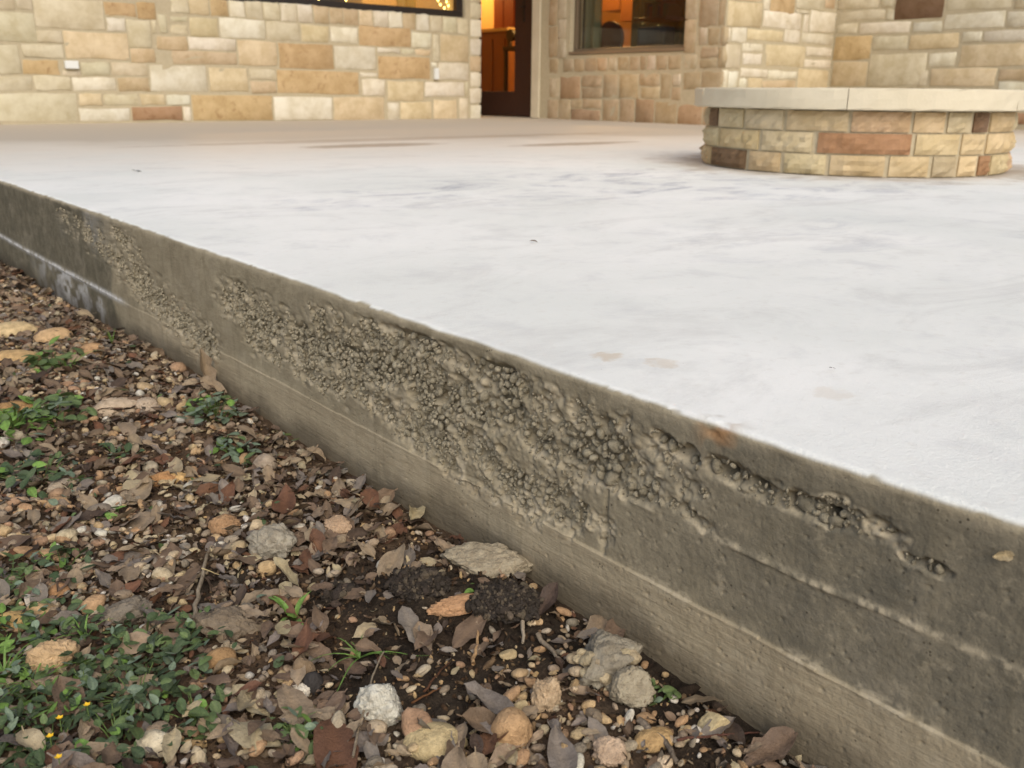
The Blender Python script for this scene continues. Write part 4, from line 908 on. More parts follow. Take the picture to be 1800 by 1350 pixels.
ORDER = ['brown', 'tan', 'grey', 'brown', 'tan', 'brown', 'dark', 'brown', 'straw', 'tan', 'grey', 'rust']
def leaf_at(p, L, rot, colname, label, idx=None, jc=0.12):
    i = int(g.integers(0, 18)) if idx is None else idx
    c = jitter(LCOL[colname], jc); o = obj('fallen_leaf', LEAVES[i], None, color=c)
    o.location = p; o.rotation_euler = rot; s = L; o.scale = (s, s, s)
    return tag(o, label, 'leaf', 'fallen oak leaves')
WORD = {'brown': 'brown', 'tan': 'pale tan', 'rust': 'rusty red', 'grey': 'grey-brown', 'straw': 'straw coloured', 'dark': 'dark brown'}
for k, (x, y, px, py) in enumerate(spots):
    L = float(np.clip(g.normal(0.029, 0.010), 0.010, 0.052)); cn = ORDER[int(g.integers(0, 12))]
    if y > 1.3 and cn == 'straw': cn = 'brown'
    key = (int(x/0.018), int(y/0.018)); near = sum(CNT.get((key[0]+a, key[1]+b), 0) for a in (-1, 0, 1) for b in (-1, 0, 1)); CNT[key] = CNT.get(key, 0)+1
    z = look(_GZ, x, y)+0.003+0.0017*min(near, 9)+g.uniform(0, 0.003)
    rot = (g.normal()*0.34, g.normal()*0.34, g.uniform(0, 6.28)); i = int(g.integers(0, 18))
    xx = min(x, 0.555-0.36*L)
    if nl_ < 268:
        sz = 'small ' if L < 0.026 else 'long ' if L > 0.040 else ''
        leaf_at((xx, y, z), L, rot, cn, '%s%s %s oak leaf %s' % (sz, WORD[cn], LWORD[i], bed(x, y, px, py)), i); nl_ += 1
    else: J.add(LD[i], rotmat(*rot)*L, A([xx, y, z]), jitter(LCOL[cn], 0.12))
for k in range(2600):                                      # the litter goes on past the strip the photograph shows
    x, y = g.uniform(-0.8, 0.5), g.uniform(-0.4, 4.6); px = -999
    d_ = A([x, y, -0.24-CAM_Z]); 
    if d_@FWD > 0.1: px = 900+FPX*(d_@RIGHT)/(d_@FWD)
    if -200 < px and 0.25 < y < 3.3: continue
    i = int(g.integers(0, 18)); L = float(np.clip(g.normal(0.032, 0.009), 0.014, 0.052))
    J.add(LD[i], rotmat(g.normal()*0.3, g.normal()*0.3, g.uniform(0, 6.28))*L, A([x, y, float(ground_z(x, y))+0.004+g.uniform(0, 0.006)]), jitter(LCOL[ORDER[int(g.integers(0, 12))]], 0.12))
J.build('leaf_litter', M_LEAF_T)
# leaves one can point to: (px, py, length m, heading deg, pitch, colour, words)
for (px, py, L, hd, pt, cn, lab) in [
  (372, 676, 0.075, 60, 1.15, 'tan', 'upright tan leaf leaning on the slab above the weeds'),
  (540, 1118, 0.050, 70, 0.15, 'rust', 'large curled rusty leaf below the green blade plant'),
  (560, 965, 0.045, 30, 0.4, 'rust', 'rusty leaf leaning on the right of the grey broken chunk'),
  (505, 1025, 0.040, 80, 0.9, 'straw', 'straw coloured leaf standing upright above the green blade plant'),
  (520, 1250, 0.060, 35, 0.15, 'tan', 'broad tan leaf with a clear rib beside the bright green clover'),
  (447, 1295, 0.058, 62, 0.1, 'straw', 'long pale straw leaf left of the bright green clover'),
  (440, 1240, 0.048, 52, 0.2, 'straw', 'slim pale leaf pointing up the slope among brown leaves'),
  (860, 1245, 0.050, 70, 0.35, 'grey', 'large grey-brown leaf with torn edge above the orange egg stone'),
  (590, 1328, 0.080, 15, 0.1, 'rust', 'big flat rusty leaf at the bottom edge right of the clover'),
  (745, 1122, 0.040, 25, 0.1, 'tan', 'narrow tan leaf lying on the black soil mound'),
  (720, 1105, 0.048, 25, 0.25, 'grey', 'long grey-tan leaf with rolled edge on the soil mound'),
  (1050, 1110, 0.050, -15, 0.1, 'tan', 'wide tan leaf lying at the slab foot beside two others'),
  (1085, 1118, 0.050, -20, 0.15, 'brown', 'brown leaf overlapping the wide tan leaf at the slab foot'),
  (690, 1000, 0.055, -20, 0.35, 'tan', 'pale folded leaf left of the large pale boulder'),
  (960, 1070, 0.045, -30, 0.5, 'dark', 'dark wrinkled leaf wedged between soil clod and slab'),
  (245, 870, 0.060, 0, 0.1, 'tan', 'oval pinkish tan leaf in the open gravel left of centre'),
  (250, 925, 0.055, -10, 0.15, 'tan', 'large oval tan leaf with stalk, left of centre'),
  (225, 760, 0.050, 40, 0.2, 'tan', 'tan leaf tilted beside the smooth oblong stone'),
  (500, 890, 0.060, 5, 0.2, 'rust', 'orange-brown leaf on top of the litter near the slab'),
  (125, 1240, 0.05, 50, 0.3, 'brown', 'brown leaf half buried in the dark green weeds'),
  (1350, 1330, 0.06, -60, 0.25, 'brown', 'brown leaf at the slab foot in the lower right corner'),
  (985, 1330, 0.05, 10, 0.2, 'grey', 'grey-brown leaf beside the pale rough nugget at bottom')]:
    p = gpt(px, py, 0.006)
    p[0] = min(p[0], 0.545)
    leaf_at(p+A([0, 0, 0.4*L*abs(math.sin(pt))]), L, (pt, 0.1, math.radians(hd-40)), cn, lab, jc=0.05)
p = on_x(1764, 976, XE)
o = leaf_at((float(edge_x(p[1]))-0.003, p[1], p[2]), 0.016, (math.pi/2, 0, -math.pi/2), 'straw', 'tiny tan leaf stuck flat to the concrete face at right', 4); o.rotation_euler = (0, -math.pi/2, 0.9)
for (px, py, L, cn, lab) in [(240, 302, 0.03, 'dark', 'small dark leaf on the white slab near its far left edge'), (938, 428, 0.014, 'brown', 'tiny curled leaf lying in the middle of the white slab'), (1462, 652, 0.006, 'dark', 'dark speck of leaf on the white slab at right')]:
    p = on_z(px, py, 0.0); leaf_at(p+A([0, 0, 0.003]), L, (0.15, 0.1, 0.9), cn, lab)

# gravel
PCOL = [lin(190, 162, 124), lin(180, 147, 112), lin(198, 180, 150), lin(164, 145, 122), lin(178, 164, 142), lin(150, 134, 115), lin(172, 140, 112), lin(208, 200, 186), lin(142, 131, 116), lin(190, 168, 132)]
PNAME = ['honey coloured', 'orange-tan', 'cream', 'dull tan', 'pale beige', 'grey-brown', 'pinkish tan', 'whitish', 'grey', 'yellowish']
def peb_d(px, py, x, y):
    d = 0.35
    if py > 1180: d = 0.75
    if 900 < px: d = max(d, 1.0 if py > 1150 else 0.6)
    if px < 330 and 880 < py < 1120: d = 1.0
    if px < 650 and py < 900: d = max(d, 0.55)
    if px < 200 and py < 700: d = 0.7
    d *= (1-0.6*greeny(px, py))*(1-0.62*soily(px, py))
    return d*(0.35+0.65*(1 if look(_N2, x, y) > -0.1 else 0))
def prad(r): return float(np.clip(math.exp(g.normal(math.log(r), 0.42)), 0.0016, 0.013))
sp = [(x, y, px, py, prad(0.0040 if px < 600 else 0.0032)) for x, y, px, py in place_px(g, 5600, peb_d)]
sp.sort(key=lambda t: -t[4]/math.hypot(t[0], t[1]))
PD = [data_of(m) for m in PEB]; TD = [data_of(m) for m in TINY]; J = Joined()
for me in PEB_FINE: me.materials.append(M_PEB)
for k, (x, y, px, py, r) in enumerate(sp):
    ci = int(g.integers(0, 10)); z = float(ground_z(x, y))+0.30*r+g.uniform(0, 0.002)+(0.004 if g.random() < 0.45 and leaf_d(px, py, x, y) > 0.4 else 0); R = (g.normal()*0.35, g.normal()*0.35, g.uniform(0, 6.28))
    st = (g.uniform(0.85, 1.35)*r, g.uniform(0.8, 1.1)*r, g.uniform(0.75, 1.0)*r); x = min(x, 0.552-r)
    if k < 276:
        o = obj('pebble', PEB_FINE[k % 8], None, color=jitter(PCOL[ci], 0.1)); o.location = (x, y, z); o.rotation_euler = R; o.scale = st
        tag(o, '%s%s pebble %s' % ('big ' if r > 0.0072 else 'tiny ' if r < 0.0048 else '', PNAME[ci], bed(x, y, px, py)), 'pebble', 'pebbles in the garden strip')
    else: J.add(PD[k % 9], rotmat(*R)*A(st)[None, :], A([x, y, z]), jitter(PCOL[ci], 0.1))
J.build('gravel', M_PEB_T)
# crumbs of soil, grit and bark
J = Joined()
for x, y, px, py in place_px(g, 16000, lambda px, py, x, y: 0.9 if py > 800 else 0.35):
    r = math.exp(g.normal(math.log(0.0015), 0.45)); s_ = g.random()
    c = lin(46, 36, 28) if s_ < 0.45 else lin(78, 60, 44) if s_ < 0.72 else lin(122, 100, 76) if s_ < 0.9 else lin(190, 160, 118)
    J.add(TD[int(g.integers(0, 5))], rotmat(*g.uniform(0, 6.28, 3))*r*A([g.uniform(1, 2.2), 1, 0.8])[None, :], A([min(x, 0.553), y, look(_GZ, x, y)+0.2*r]), jitter(c, 0.15))
J.build('soil_crumbs', M_PEB_T, smooth=False)
# leaf fragments
J = Joined()
for x, y, px, py in place_px(g, 8500, lambda px, py, x, y: 0.7*(1-0.75*soily(px, py))):
    i = int(g.integers(0, 18)); L = g.uniform(0.005, 0.018); cn = ORDER[int(g.integers(0, 12))]
    J.add(LD[i], rotmat(g.normal()*0.5, g.normal()*0.5, g.uniform(0, 6.28))*L*A([g.uniform(0.7, 1.6), 1, 1])[None, :], A([min(x, 0.55), y, look(_GZ, x, y)+g.uniform(0.002, 0.008)]), jitter(LCOL[cn], 0.2))
J.build('leaf_fragments', M_LEAF_T)

# rocks one can point to: px, py, half sizes (m: along picture x, along view, up), seed, colour, kind, label
def rock(px, py, sx, sy, sz, seed, colr, kind, label, turn=0.0, sink=0.35, pits=()):
    if kind == 'smooth': me = blob_mesh('rock', seed, 4, 0.26, 0.9, 0, (1, 1, 1), 0.03)
    elif kind == 'rough': me = blob_mesh('rock', seed, 5, 0.42, 1.3, 2, (1, 1, 1), 0.16)
    elif kind == 'soil':
        me = blob_mesh('soil_clod', seed, 5, 0.35, 1.4, 0, (1, 1, 1), 0.12)
        V = A([v.co[:] for v in me.vertices]); q = V/np.linalg.norm(V, axis=1)[:, None]; V = V*(1+0.20*fbm(q[:, 0]*3+60, q[:, 1]*3+60, q[:, 2]*3+60, 2, 0.8)+0.08*fbm(q[:, 0]*22+60, q[:, 1]*22+60, q[:, 2]*22+60, 3, 0.8))[:, None]; me.vertices.foreach_set('co', V.astype(np.float32).ravel())
        for q_ in me.polygons: q_.use_smooth = False
    elif kind == 'chip': me = blob_mesh('rock', seed, 4, 0.15, 1.0, 7, (1, 1, 1), 0.04)
    else: me = blob_mesh('rock', seed, 5, 0.45, 1.6, 3, (1, 1, 1), 0.15)
    p = gpt(px, py, 0.0); o = obj('rock', me, M_PEB, color=colr); o.scale = (sx, sy, sz)
    p[2] += sz*(1-sink) - sz*0.4; p[0] = min(p[0], 0.557-0.8*max(sx, sy)); o.location = p; o.rotation_euler = (0, 0, -YAW+math.radians(turn))
    return tag(o, label, 'rock')
W_, T_, O_, G_ = lin(206, 196, 176), lin(192, 164, 128), lin(206, 152, 96), lin(150, 138, 124)
rock(205, 722, 0.034, 0.024, 0.016, 1, lin(196, 176, 152), 'smooth', 'large smooth oblong pinkish stone in front of the slab weeds', 25)
rock(482, 968, 0.030, 0.022, 0.022, 2, lin(162, 154, 138), 'rough', 'pale grey angular broken chunk of concrete in the middle of the litter', -25, 0.2)
rock(850, 1000, 0.044, 0.026, 0.021, 3, lin(166, 154, 132), 'rough', 'large pale dirt-caked boulder touching the foot of the slab', -5, 0.35)
rock(97, 1178, 0.020, 0.017, 0.021, 4, lin(196, 166, 128), 'rough', 'tan pocked rock standing in the dark green weeds', 20, 0.15)
rock(222, 1085, 0.024, 0.017, 0.014, 5, lin(132, 122, 108), 'clod', 'grey crumbly flat chunk above the weeds at left', 30, 0.2)
rock(676, 1252, 0.022, 0.018, 0.021, 6, lin(206, 202, 188), 'rough', 'white jagged rock right of the grass tuft', 0, 0.2)
rock(900, 1300, 0.0165, 0.015, 0.018, 7, lin(186, 152, 114), 'smooth', 'orange egg-shaped stone at the bottom centre', 10, 0.15)
rock(766, 1316, 0.025, 0.018, 0.013, 8, lin(196, 176, 134), 'smooth', 'cream flat stone with dark pits at the bottom edge', -8, 0.2)
for dx, sx in ((-0.020, 0.017), (0.004, 0.018), (0.024, 0.014)): pass
rock(815, 1072, 0.033, 0.011, 0.010, 9, lin(188, 148, 112), 'rough', 'long knobbly orange-tan stone lying on the soil mound', 14, 0.1)
rock(389, 1170, 0.0145, 0.012, 0.012, 10, lin(172, 138, 98), 'smooth', 'rounded tan stone half under green leaves', 10, 0.2)
rock(400, 1105, 0.036, 0.020, 0.014, 11, lin(130, 116, 98), 'clod', 'grey-brown crumbly clod beside the rusty curled leaf', 0, 0.3)
rock(1255, 1282, 0.016, 0.010, 0.010, 12, lin(204, 186, 146), 'chip', 'angular cream chip near the slab in the lower right', 15, 0.1)
rock(1072, 1330, 0.013, 0.012, 0.011, 13, lin(190, 166, 142), 'rough', 'pinkish rough nugget at the bottom edge', 0, 0.15)
rock(276, 1316, 0.016, 0.011, 0.010, 14, lin(222, 208, 180), 'smooth', 'whitish smooth stone among the weeds near the bottom', -8, 0.15)
rock(394, 932, 0.018, 0.014, 0.013, 15, lin(170, 136, 102), 'rough', 'lumpy orange-brown stone left of the broken concrete chunk', 0, 0.2)
rock(594, 938, 0.018, 0.013, 0.014, 16, lin(186, 158, 130), 'rough', 'pinkish tan stone above the rusty leaf', 0, 0.2)
rock(535, 1195, 0.011, 0.010, 0.015, 17, lin(136, 116, 92), 'smooth', 'brown-grey upright stone beside the dark slate pebble', 0, 0.2)
rock(552, 1212, 0.009, 0.008, 0.012, 18, lin(64, 60, 58), 'smooth', 'dark slate coloured pebble between two brown stones', 20, 0.2)
rock(528, 1222, 0.009, 0.008, 0.007, 19, lin(220, 210, 192), 'rough', 'small white nugget below the brown-grey upright stone', 0, 0.2)
rock(20, 590, 0.055, 0.030, 0.022, 20, lin(206, 182, 140), 'smooth', 'long cream stone at the far left edge of the picture', 20, 0.3)
rock(25, 640, 0.050, 0.03, 0.02, 21, lin(196, 164, 118), 'smooth', 'tan slab-like stone at the left edge below the cream one', 10, 0.3)
rock(95, 600, 0.040, 0.026, 0.022, 22, lin(200, 168, 128), 'smooth', 'rounded tan stone left of the white stained concrete', 35, 0.3)
rock(163, 624, 0.024, 0.020, 0.017, 23, lin(186, 150, 112), 'smooth', 'small round tan stone by the thin grass at the slab', 0, 0.3)
rock(260, 718, 0.020, 0.018, 0.014, 24, lin(184, 166, 146), 'rough', 'grey-beige stone right of the smooth oblong one', 0, 0.3)
rock(30, 732, 0.038, 0.026, 0.02, 25, lin(176, 138, 92), 'smooth', 'brown rounded stone above the left edge weeds', 0, 0.35)
rock(470, 1004+0, 0.010, 0.009, 0.008, 26, lin(206, 176, 132), 'smooth', 'little cream stone under the grey broken chunk', 0, 0.2)
rock(315, 848, 0.017, 0.012, 0.010, 27, lin(208, 172, 118), 'smooth', 'honey coloured stone left of the litter centre', 0, 0.2)
rock(285, 850, 0.020, 0.014, 0.012, 28, lin(186, 142, 98), 'rough', 'orange-brown broken stone beside the honey one', 0, 0.25)
rock(350, 852, 0.016, 0.012, 0.011, 29, lin(212, 172, 120), 'chip', 'yellowish angular stone left of the small green seedling', 0, 0.2)
rock(465, 825, 0.016, 0.015, 0.016, 30, lin(168, 152, 134), 'smooth', 'grey round stone right of the small green seedling', 0, 0.25)
rock(25, 1095, 0.016, 0.012, 0.008, 31, lin(212, 176, 118), 'smooth', 'yellow tan stone at the left edge in the gravel', 0, 0.25)
rock(75, 1083, 0.016, 0.013, 0.010, 32, lin(204, 172, 128), 'smooth', 'wide tan stone next to the yellow one in the gravel', 0, 0.25)
rock(105, 1048, 0.011, 0.010, 0.010, 33, lin(172, 132, 94), 'smooth', 'orange-brown ball-like stone in the gravel at left', 0, 0.2)
rock(960, 1240, 0.012, 0.010, 0.018, 34, lin(190, 166, 136), 'rough', 'upright knobbly cream and orange stone left of the concrete lump', 15, 0.15)
rock(1150, 1305, 0.018, 0.012, 0.008, 35, lin(190, 158, 112), 'smooth', 'kidney-shaped honey stone right of the concrete lump', 30, 0.25)
# broken lump of concrete with its gravel showing
lump = rock(1060, 1185, 0.036, 0.028, 0.024, 40, lin(150, 142, 126), 'clod', 'grey lump of broken concrete full of pebbles near the slab', 0, 0.25)
lg = np.random.default_rng(5)
for k in range(16):
    d = lg.normal(size=3); d[2] = abs(d[2])*0.9; d[1] = -abs(d[1]); d /= np.linalg.norm(d)
    o = obj('aggregate_stone', PEB_FINE[k % 8], None, lump, color=jitter(lin(176, 160, 132), 0.1)); r = lg.uniform(0.14, 0.26)
    o.location = d*0.86; o.scale = (r*0.8, r, r*1.05); o.rotation_euler = lg.uniform(0, 6, 3)
rock(1105, 1230, 0.018, 0.014, 0.020, 41, lin(160, 150, 130), 'rough', 'pale grey-tan fragment just below the concrete lump', 0, 0.2)
# clods of black soil
TINYD = [data_of(m) for m in TINY]
for px, py, a, b, sd, lab in ((735, 1030, 0.028, 0.014, 50, 'black soil clod in front of the pale boulder, the left one'), (885, 1062, 0.034, 0.017, 51, 'big black soil clod between the boulder and the slab'), (600, 1045, 0.018, 0.008, 52, 'low black soil clod right of the green blade plant')):
    o = rock(px, py, a, a*0.7, b, sd, lin(58, 52, 47), 'soil', lab, 0, 0.6); o['category'] = 'clod'; o.name = 'soil_clod'
    cv = A([v.co[:] for v in o.data.vertices]); up = np.where(cv[:, 2] > -0.2)[0]; cg = np.random.default_rng(sd); J = Joined()
    for k in cg.choice(up, 650):
        r = math.exp(cg.normal(math.log(0.0016), 0.5)); q = cv[k]*cg.uniform(0.97, 1.05)
        J.add(TINYD[k % 5], (rotmat(*cg.uniform(0, 6.28, 3))*r*A([cg.uniform(1, 1.7), 1, 1])[None, :])/A([a, a*0.7, b])[:, None], q, jitter(lin(60, 53, 47) if cg.random() < 0.7 else lin(92, 82, 70), 0.2))
    J.build('crumb', M_PEB_T, o, smooth=False)
# ---- weeds
def weed_leaf(seed, long=False):
    g2 = np.random.default_rng(seed); P, rib = [], []
    nl, nw = 5, 5; cup = g2.uniform(-0.35, 0.5); bend = g2.uniform(-0.9, 0.2); wd = 0.34 if not long else 0.2
    for i in range(nl):
        t = i/(nl-1); w = wd*(math.sin(math.pi*(0.04+0.92*t)**0.8)**0.8)
        for j in range(nw):
            u = j/(nw-1)*2-1; P.append((u*w, t, cup*abs(u)*w+bend*t*t*0.5)); rib.append(1.0 if j == 2 else 0.0)
    return mesh_np('weed_leaf', P, grid_faces(nl, nw), True, dict(rib=rib))
WL = [weed_leaf(i) for i in range(6)] + [weed_leaf(i, True) for i in range(6, 9)]
for me in WL: me.materials.append(M_GREEN)
WD = [data_of(m) for m in WL]
GCOL = {'dark': lin(67, 83, 54), 'mid': lin(90, 108, 66), 'bright': lin(108, 140, 66), 'grey': lin(108, 124, 104)}
def tube_mesh(name, paths, mat_rad):
    V, F = [], []
    for pts, r0, r1 in paths:
        n = len(pts); base = len(V)
        for i, p in enumerate(pts):
            t = A(pts[min(i+1, n-1)])-A(pts[max(i-1, 0)]); t /= np.linalg.norm(t)+1e-9; a = np.cross(t, (0.3, 0.2, 1)); a /= np.linalg.norm(a)+1e-9; b = np.cross(t, a); r = r0+(r1-r0)*i/(n-1)
            for k in range(5): th = k*2*math.pi/5; V.append(tuple(A(p)+r*(a*math.cos(th)+b*math.sin(th))))
        for i in range(n-1):
            for k in range(5): F.append((base+i*5+k, base+i*5+(k+1) % 5, base+(i+1)*5+(k+1) % 5, base+(i+1)*5+k))
    return mesh_np(name, V, F, True)
M_STEM = simple('weed_stem', lin(96, 116, 62), 0.6, 0.3)
def weed(px, py, spread, n, size, tone, label, height=0.02, sep=True, flowers=0):
    n = int(n*1.45) if spread > 0.02 else n
    p = gpt(px, py); t = empty('weed', p); tag(t, label, 'weed', 'weeds in the garden strip'); paths = []; JJ = Joined(); JJ.n = 0
    for k in range(n):
        a = g.uniform(0, 6.28); rr = spread*math.sqrt(g.random()); x, y = rr*math.cos(a)*1.0, rr*math.sin(a)*1.5; hh = height*g.uniform(0.3, 1.0)*(1-0.4*rr/spread)
        wx = min(p[0]+x, 0.545)-p[0]; z = float(ground_z(p[0]+wx, p[1]+y))-p[2]+hh
        L = size*g.uniform(0.6, 1.25); col = jitter(GCOL[tone if g.random() < 0.7 else random.choice(list(GCOL))], 0.15)
        R = (g.normal()*0.35+0.1, g.normal()*0.35, g.uniform(0, 6.28)); i = int(g.integers(0, 9))
        if sep:
            o = obj('leaf', WL[i], None, t, color=col); o.location = (wx, y, z); o.rotation_euler = R; o.scale = (L, L, L)
        else: JJ.add(WD[i], rotmat(*R)*L, A([wx, y, z]), col)
        if k % 2 == 0: paths.append(([(wx*0.4, y*0.4, 0.0), (wx*0.75, y*0.75, z*0.7), (wx, y, z)], 0.0006, 0.0004))
    obj('stem', tube_mesh('stem', paths, 0), M_STEM, t)
    if not sep: JJ.build('foliage', M_GREEN_T, t)
    return t
for a in [(95, 650, 0.045, 30, 0.022, 'mid', 'green leafy weed left of the slab below the white stained patch', 0.05),
          (105, 745, 0.045, 34, 0.022, 'mid', 'bright leafy weed left of the smooth oblong stone', 0.05),
          (25, 765, 0.05, 40, 0.02, 'bright', 'yellow-green weed at the left edge above the grey weeds', 0.04),
          (378, 735, 0.042, 46, 0.018, 'grey', 'grey-green weed at the slab foot under the upright leaf', 0.04),
          (412, 795, 0.026, 26, 0.016, 'grey', 'small grey-green weed below the one at the slab foot', 0.025),
          (205, 800, 0.03, 16, 0.014, 'dark', 'thin dark weed in the litter below the oblong stone', 0.015),
          (70, 850, 0.05, 44, 0.016, 'dark', 'dark sprawling weed at left in the litter', 0.03),
          (110, 1000, 0.03, 30, 0.013, 'dark', 'dark small weed in the gravel at left', 0.022),
          (20, 1025, 0.03, 26, 0.014, 'mid', 'green weed at the left edge in the gravel', 0.022),
          (205, 905, 0.014, 8, 0.013, 'bright', 'yellow-green moss-like sprig beside the large oval leaf', 0.012),
          (30, 1120, 0.03, 24, 0.012, 'bright', 'low yellow-green weed at the left edge above the rock', 0.015),
          (330, 1115, 0.026, 22, 0.013, 'mid', 'trailing green weed reaching over the grey clod', 0.02),
          (250, 1145, 0.035, 30, 0.012, 'dark', 'dark green weed right of the tan pocked rock', 0.02),
          (150, 1215, 0.035, 32, 0.013, 'dark', 'dense dark weed below the tan pocked rock', 0.02),
          (60, 1250, 0.035, 30, 0.012, 'bright', 'yellow-green weed at the left edge with yellow flowers', 0.02),
          (240, 1225, 0.03, 28, 0.013, 'dark', 'dark weed left of the brown leaf heap', 0.02),
          (90, 1330, 0.03, 26, 0.012, 'dark', 'dark weed in the lower left corner', 0.02),
          (205, 1300, 0.03, 28, 0.014, 'dark', 'broad leaved dark weed left of the white stone', 0.02),
          (345, 1265, 0.022, 20, 0.014, 'mid', 'green weed over the leaf heap at lower left', 0.018),
          (528, 1300, 0.019, 34, 0.013, 'mid', 'fresh green clover clump at the bottom among brown leaves', 0.018),
          (1155, 1232, 0.014, 14, 0.011, 'mid', 'small green seedling cluster near the concrete lump', 0.012),
          (838, 1040, 0.006, 5, 0.010, 'bright', 'tiny green seedling on the soil in front of the boulder', 0.008),
          (866, 1068, 0.007, 5, 0.013, 'bright', 'green seedling right of the long orange-tan stone', 0.008),
          (430, 822, 0.009, 6, 0.014, 'mid', 'two-leaved seedling below the grey-green weed', 0.014),
          (560, 760, 0.02, 8, 0.012, 'grey', 'faded weed at the slab foot in deep shade', 0.01)]:
    weed(*a)
# low cover nobody could count
J = Joined()
for x, y, px, py in place_px(g, 760, lambda px, py, x, y: min(1, greeny(px, py)*1.1 if greeny(px, py) > 0.2 else (0.012 if px < 500 else 0.0))):
    L = g.uniform(0.006, 0.014); J.add(WD[int(g.integers(0, 9))], rotmat(g.normal()*0.4, g.normal()*0.4, g.uniform(0, 6.28))*L, A([x, y, look(_GZ, x, y)+g.uniform(0.002, 0.02)]), jitter(GCOL[random.choice(['dark', 'dark', 'mid', 'grey'])], 0.2))
J.build('ground_cover', M_GREEN_T)
# yellow flowers (parts: petals on a stalk)
M_YEL = simple('yellow_petal', lin(230, 186, 50), 0.6, 0.2)
for (px, py, lab) in ((153, 1240, 'tiny yellow flower highest in the dark weeds'), (105, 1263, 'tiny yellow flower left of the highest one'), (88, 1295, 'tiny yellow flower above the lowest one'), (103, 1332, 'tiny yellow flower lowest in the dark weeds')):
    p = gpt(px, py, 0.022); t = empty('flower', p); tag(t, lab, 'flower', 'yellow flowers in the weeds')
    pm = mesh_np('petal', [(0, 0, 0), (0.4, 0.5, 0.1), (0, 1, 0.2), (-0.4, 0.5, 0.1)], [(0, 1, 2, 3)]); pm.materials.append(M_YEL)
    for k in range(5):
        o = obj('petal', pm, None, t); o.rotation_euler = (0.3, 0, k*1.257); o.scale = (0.0034,)*3
    obj('stem', tube_mesh('stem', [([(0, 0, -0.02), (0, 0, 0)], 0.0005, 0.0004)], 0), M_STEM, t)
# grass: blades as parts
def blade_mesh(name, pts, w):
    V = []; n = len(pts)
    for i, p in enumerate(pts):
        t = A(pts[min(i+1, n-1)])-A(pts[max(i-1, 0)]); s_ = np.cross(t, (0, 0, 1)); s_ /= np.linalg.norm(s_)+1e-9; ww = w*(1-(i/(n-1))**2)*0.5+0.0001
        V += [tuple(A(p)-s_*ww), tuple(A(p)+(0, 0, -ww*0.5)), tuple(A(p)+s_*ww)]
    return mesh_np(name, V, grid_faces(n, 3), True)
def grass(px, py, n, L, w, label, col='bright', lean=0.5, up=0.8):
    p = gpt(px, py); t = empty('grass_tuft', p); tag(t, label, 'grass', 'grass tufts')
    for k in range(n):
        a = g.uniform(0, 6.28); l = L*g.uniform(0.6, 1.1); le = lean*g.uniform(0.5, 1.5); pts = []
        for i in range(7):
            s_ = i/6; pts.append((math.cos(a)*l*le*s_**1.3, math.sin(a)*l*le*s_**1.3, l*(up*s_-0.55*le*s_*s_*s_)+0.001))
        pts = [(min(q[0], 0.553-p[0]), q[1], max(q[2], 0.002)) for q in pts]
        o = obj('blade', blade_mesh('blade', pts, w), M_GREEN, t, color=jitter(GCOL[col], 0.15))
grass(517, 1095, 6, 0.052, 0.0055, 'green broad-bladed plant standing right of the grey clod', 'bright', 0.8, 0.8)
grass(632, 1160, 10, 0.05, 0.0016, 'arched thin grass tuft above the white jagged rock', 'bright', 1.0, 0.5)
grass(198, 608, 5, 0.05, 0.003, 'thin grass against the slab beside the white stained patch', 'bright', 0.3, 1.0)
grass(60, 1215, 16, 0.04, 0.002, 'yellow-green grass tuft left of the highest yellow flower', 'bright', 0.9, 0.7)
grass(30, 760, 10, 0.09, 0.004, 'bright grass at the left edge above the dark sprawling weed', 'bright', 0.7, 0.8)
grass(120, 660, 8, 0.08, 0.004, 'bright grass blades in the weed below the white stain', 'bright', 0.7, 0.8)
grass(10, 1195, 24, 0.05, 0.0022, 'yellow-green grass tuft at the left edge below the gravel', 'bright', 0.8, 0.8)
grass(150, 1130, 8, 0.035, 0.0022, 'grass sprig behind the tan pocked rock', 'bright', 0.6, 0.9)
grass(250, 1180, 8, 0.03, 0.0014, 'fine grass blades right of the tan pocked rock', 'mid', 1.0, 0.5)
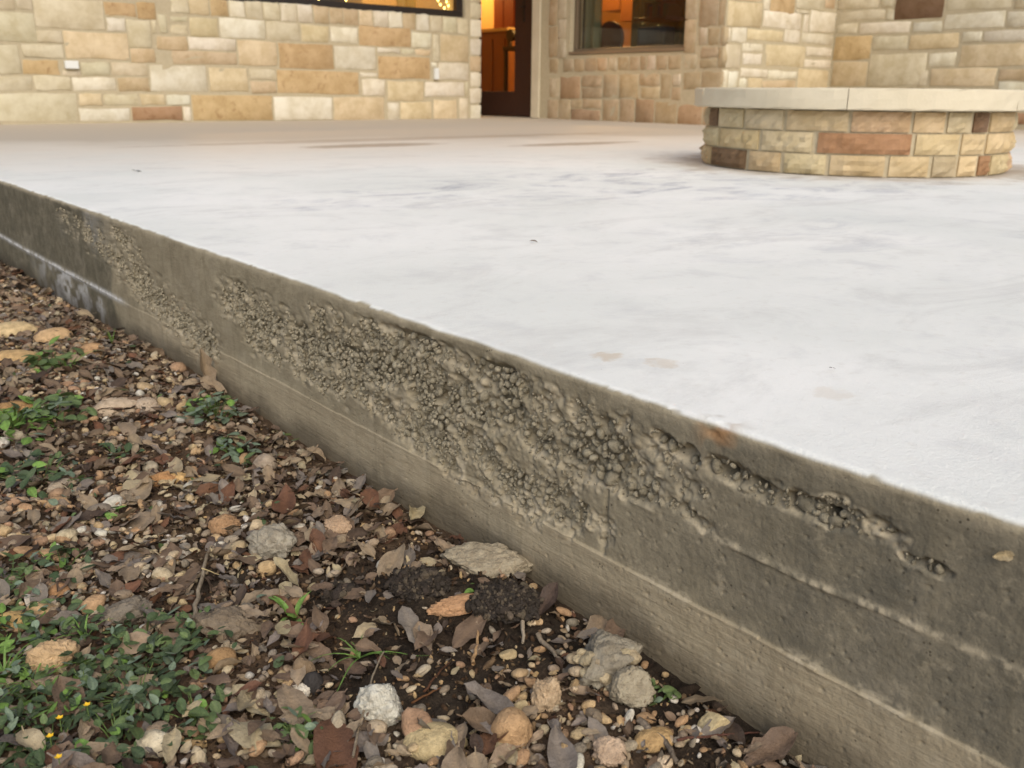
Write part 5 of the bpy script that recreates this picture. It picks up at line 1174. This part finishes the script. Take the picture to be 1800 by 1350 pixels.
# twigs
def twig(pxs, r, colr, label, lift=0.004):
    P = [gpt(a, b, lift) for a, b in pxs]; P = [A([min(q[0], 0.552), q[1], q[2]]) for q in P]; o0 = P[0]; pts = []
    for i in range(len(P)-1):
        for s_ in np.linspace(0, 1, 5)[:-1]: pts.append(P[i]*(1-s_)+P[i+1]*s_+g.normal(size=3)*r*0.35)
    pts.append(P[-1]); o = obj('twig', tube_mesh('twig', [([tuple(q-o0) for q in pts], r, r*0.6)], 0), M_TWIG, loc=tuple(o0), color=colr)
    return tag(o, label, 'twig')
TW = lin(150, 136, 116)
twig([(340, 1090), (350, 1040), (362, 985), (372, 960)], 0.0026, TW, 'pale knobbly twig lying up the slope left of the rusty leaf', 0.010)
twig([(620, 1330), (640, 1240), (655, 1190), (675, 1145)], 0.0012, TW, 'long thin twig left of the white jagged rock', 0.012)
twig([(917, 1085), (919, 1130)], 0.0024, lin(170, 156, 136), 'short pale stick on the soil near the slab', 0.006)
twig([(945, 1115), (975, 1150), (990, 1165)], 0.0026, lin(150, 136, 118), 'grey split stick left of the concrete lump', 0.006)
twig([(830, 1165), (838, 1135), (840, 1108)], 0.0020, lin(196, 160, 118), 'straw coloured stick on the black soil', 0.006)
twig([(1120, 1265), (1165, 1300), (1190, 1340)], 0.0034, lin(130, 118, 104), 'thick grey root fragment below the concrete lump', 0.006)
twig([(1190, 1300), (1260, 1292), (1335, 1288)], 0.0014, lin(96, 66, 56), 'thin reddish root beside the slab in the lower right', 0.006)
twig([(1335, 1288), (1370, 1310), (1405, 1345)], 0.0018, lin(110, 96, 80), 'grey rootlet along the slab foot in the lower right', 0.008)
twig([(745, 1215), (770, 1185), (790, 1165)], 0.0012, lin(96, 66, 48), 'thin dark twig on the soil right of the white jagged rock', 0.006)
twig([(100, 843), (132, 870)], 0.0009, lin(196, 180, 150), 'fine straw in the litter at left', 0.008)
twig([(235, 955), (275, 972), (300, 985)], 0.0009, lin(196, 180, 150), 'fine straw below the large oval leaf', 0.008)
twig([(355, 998), (385, 1010)], 0.0008, lin(196, 176, 130), 'fine straw crossing the pale knobbly twig', 0.014)
twig([(725, 1235), (760, 1215), (775, 1208)], 0.0011, lin(110, 76, 50), 'brown leaf stalk on the black soil', 0.006)
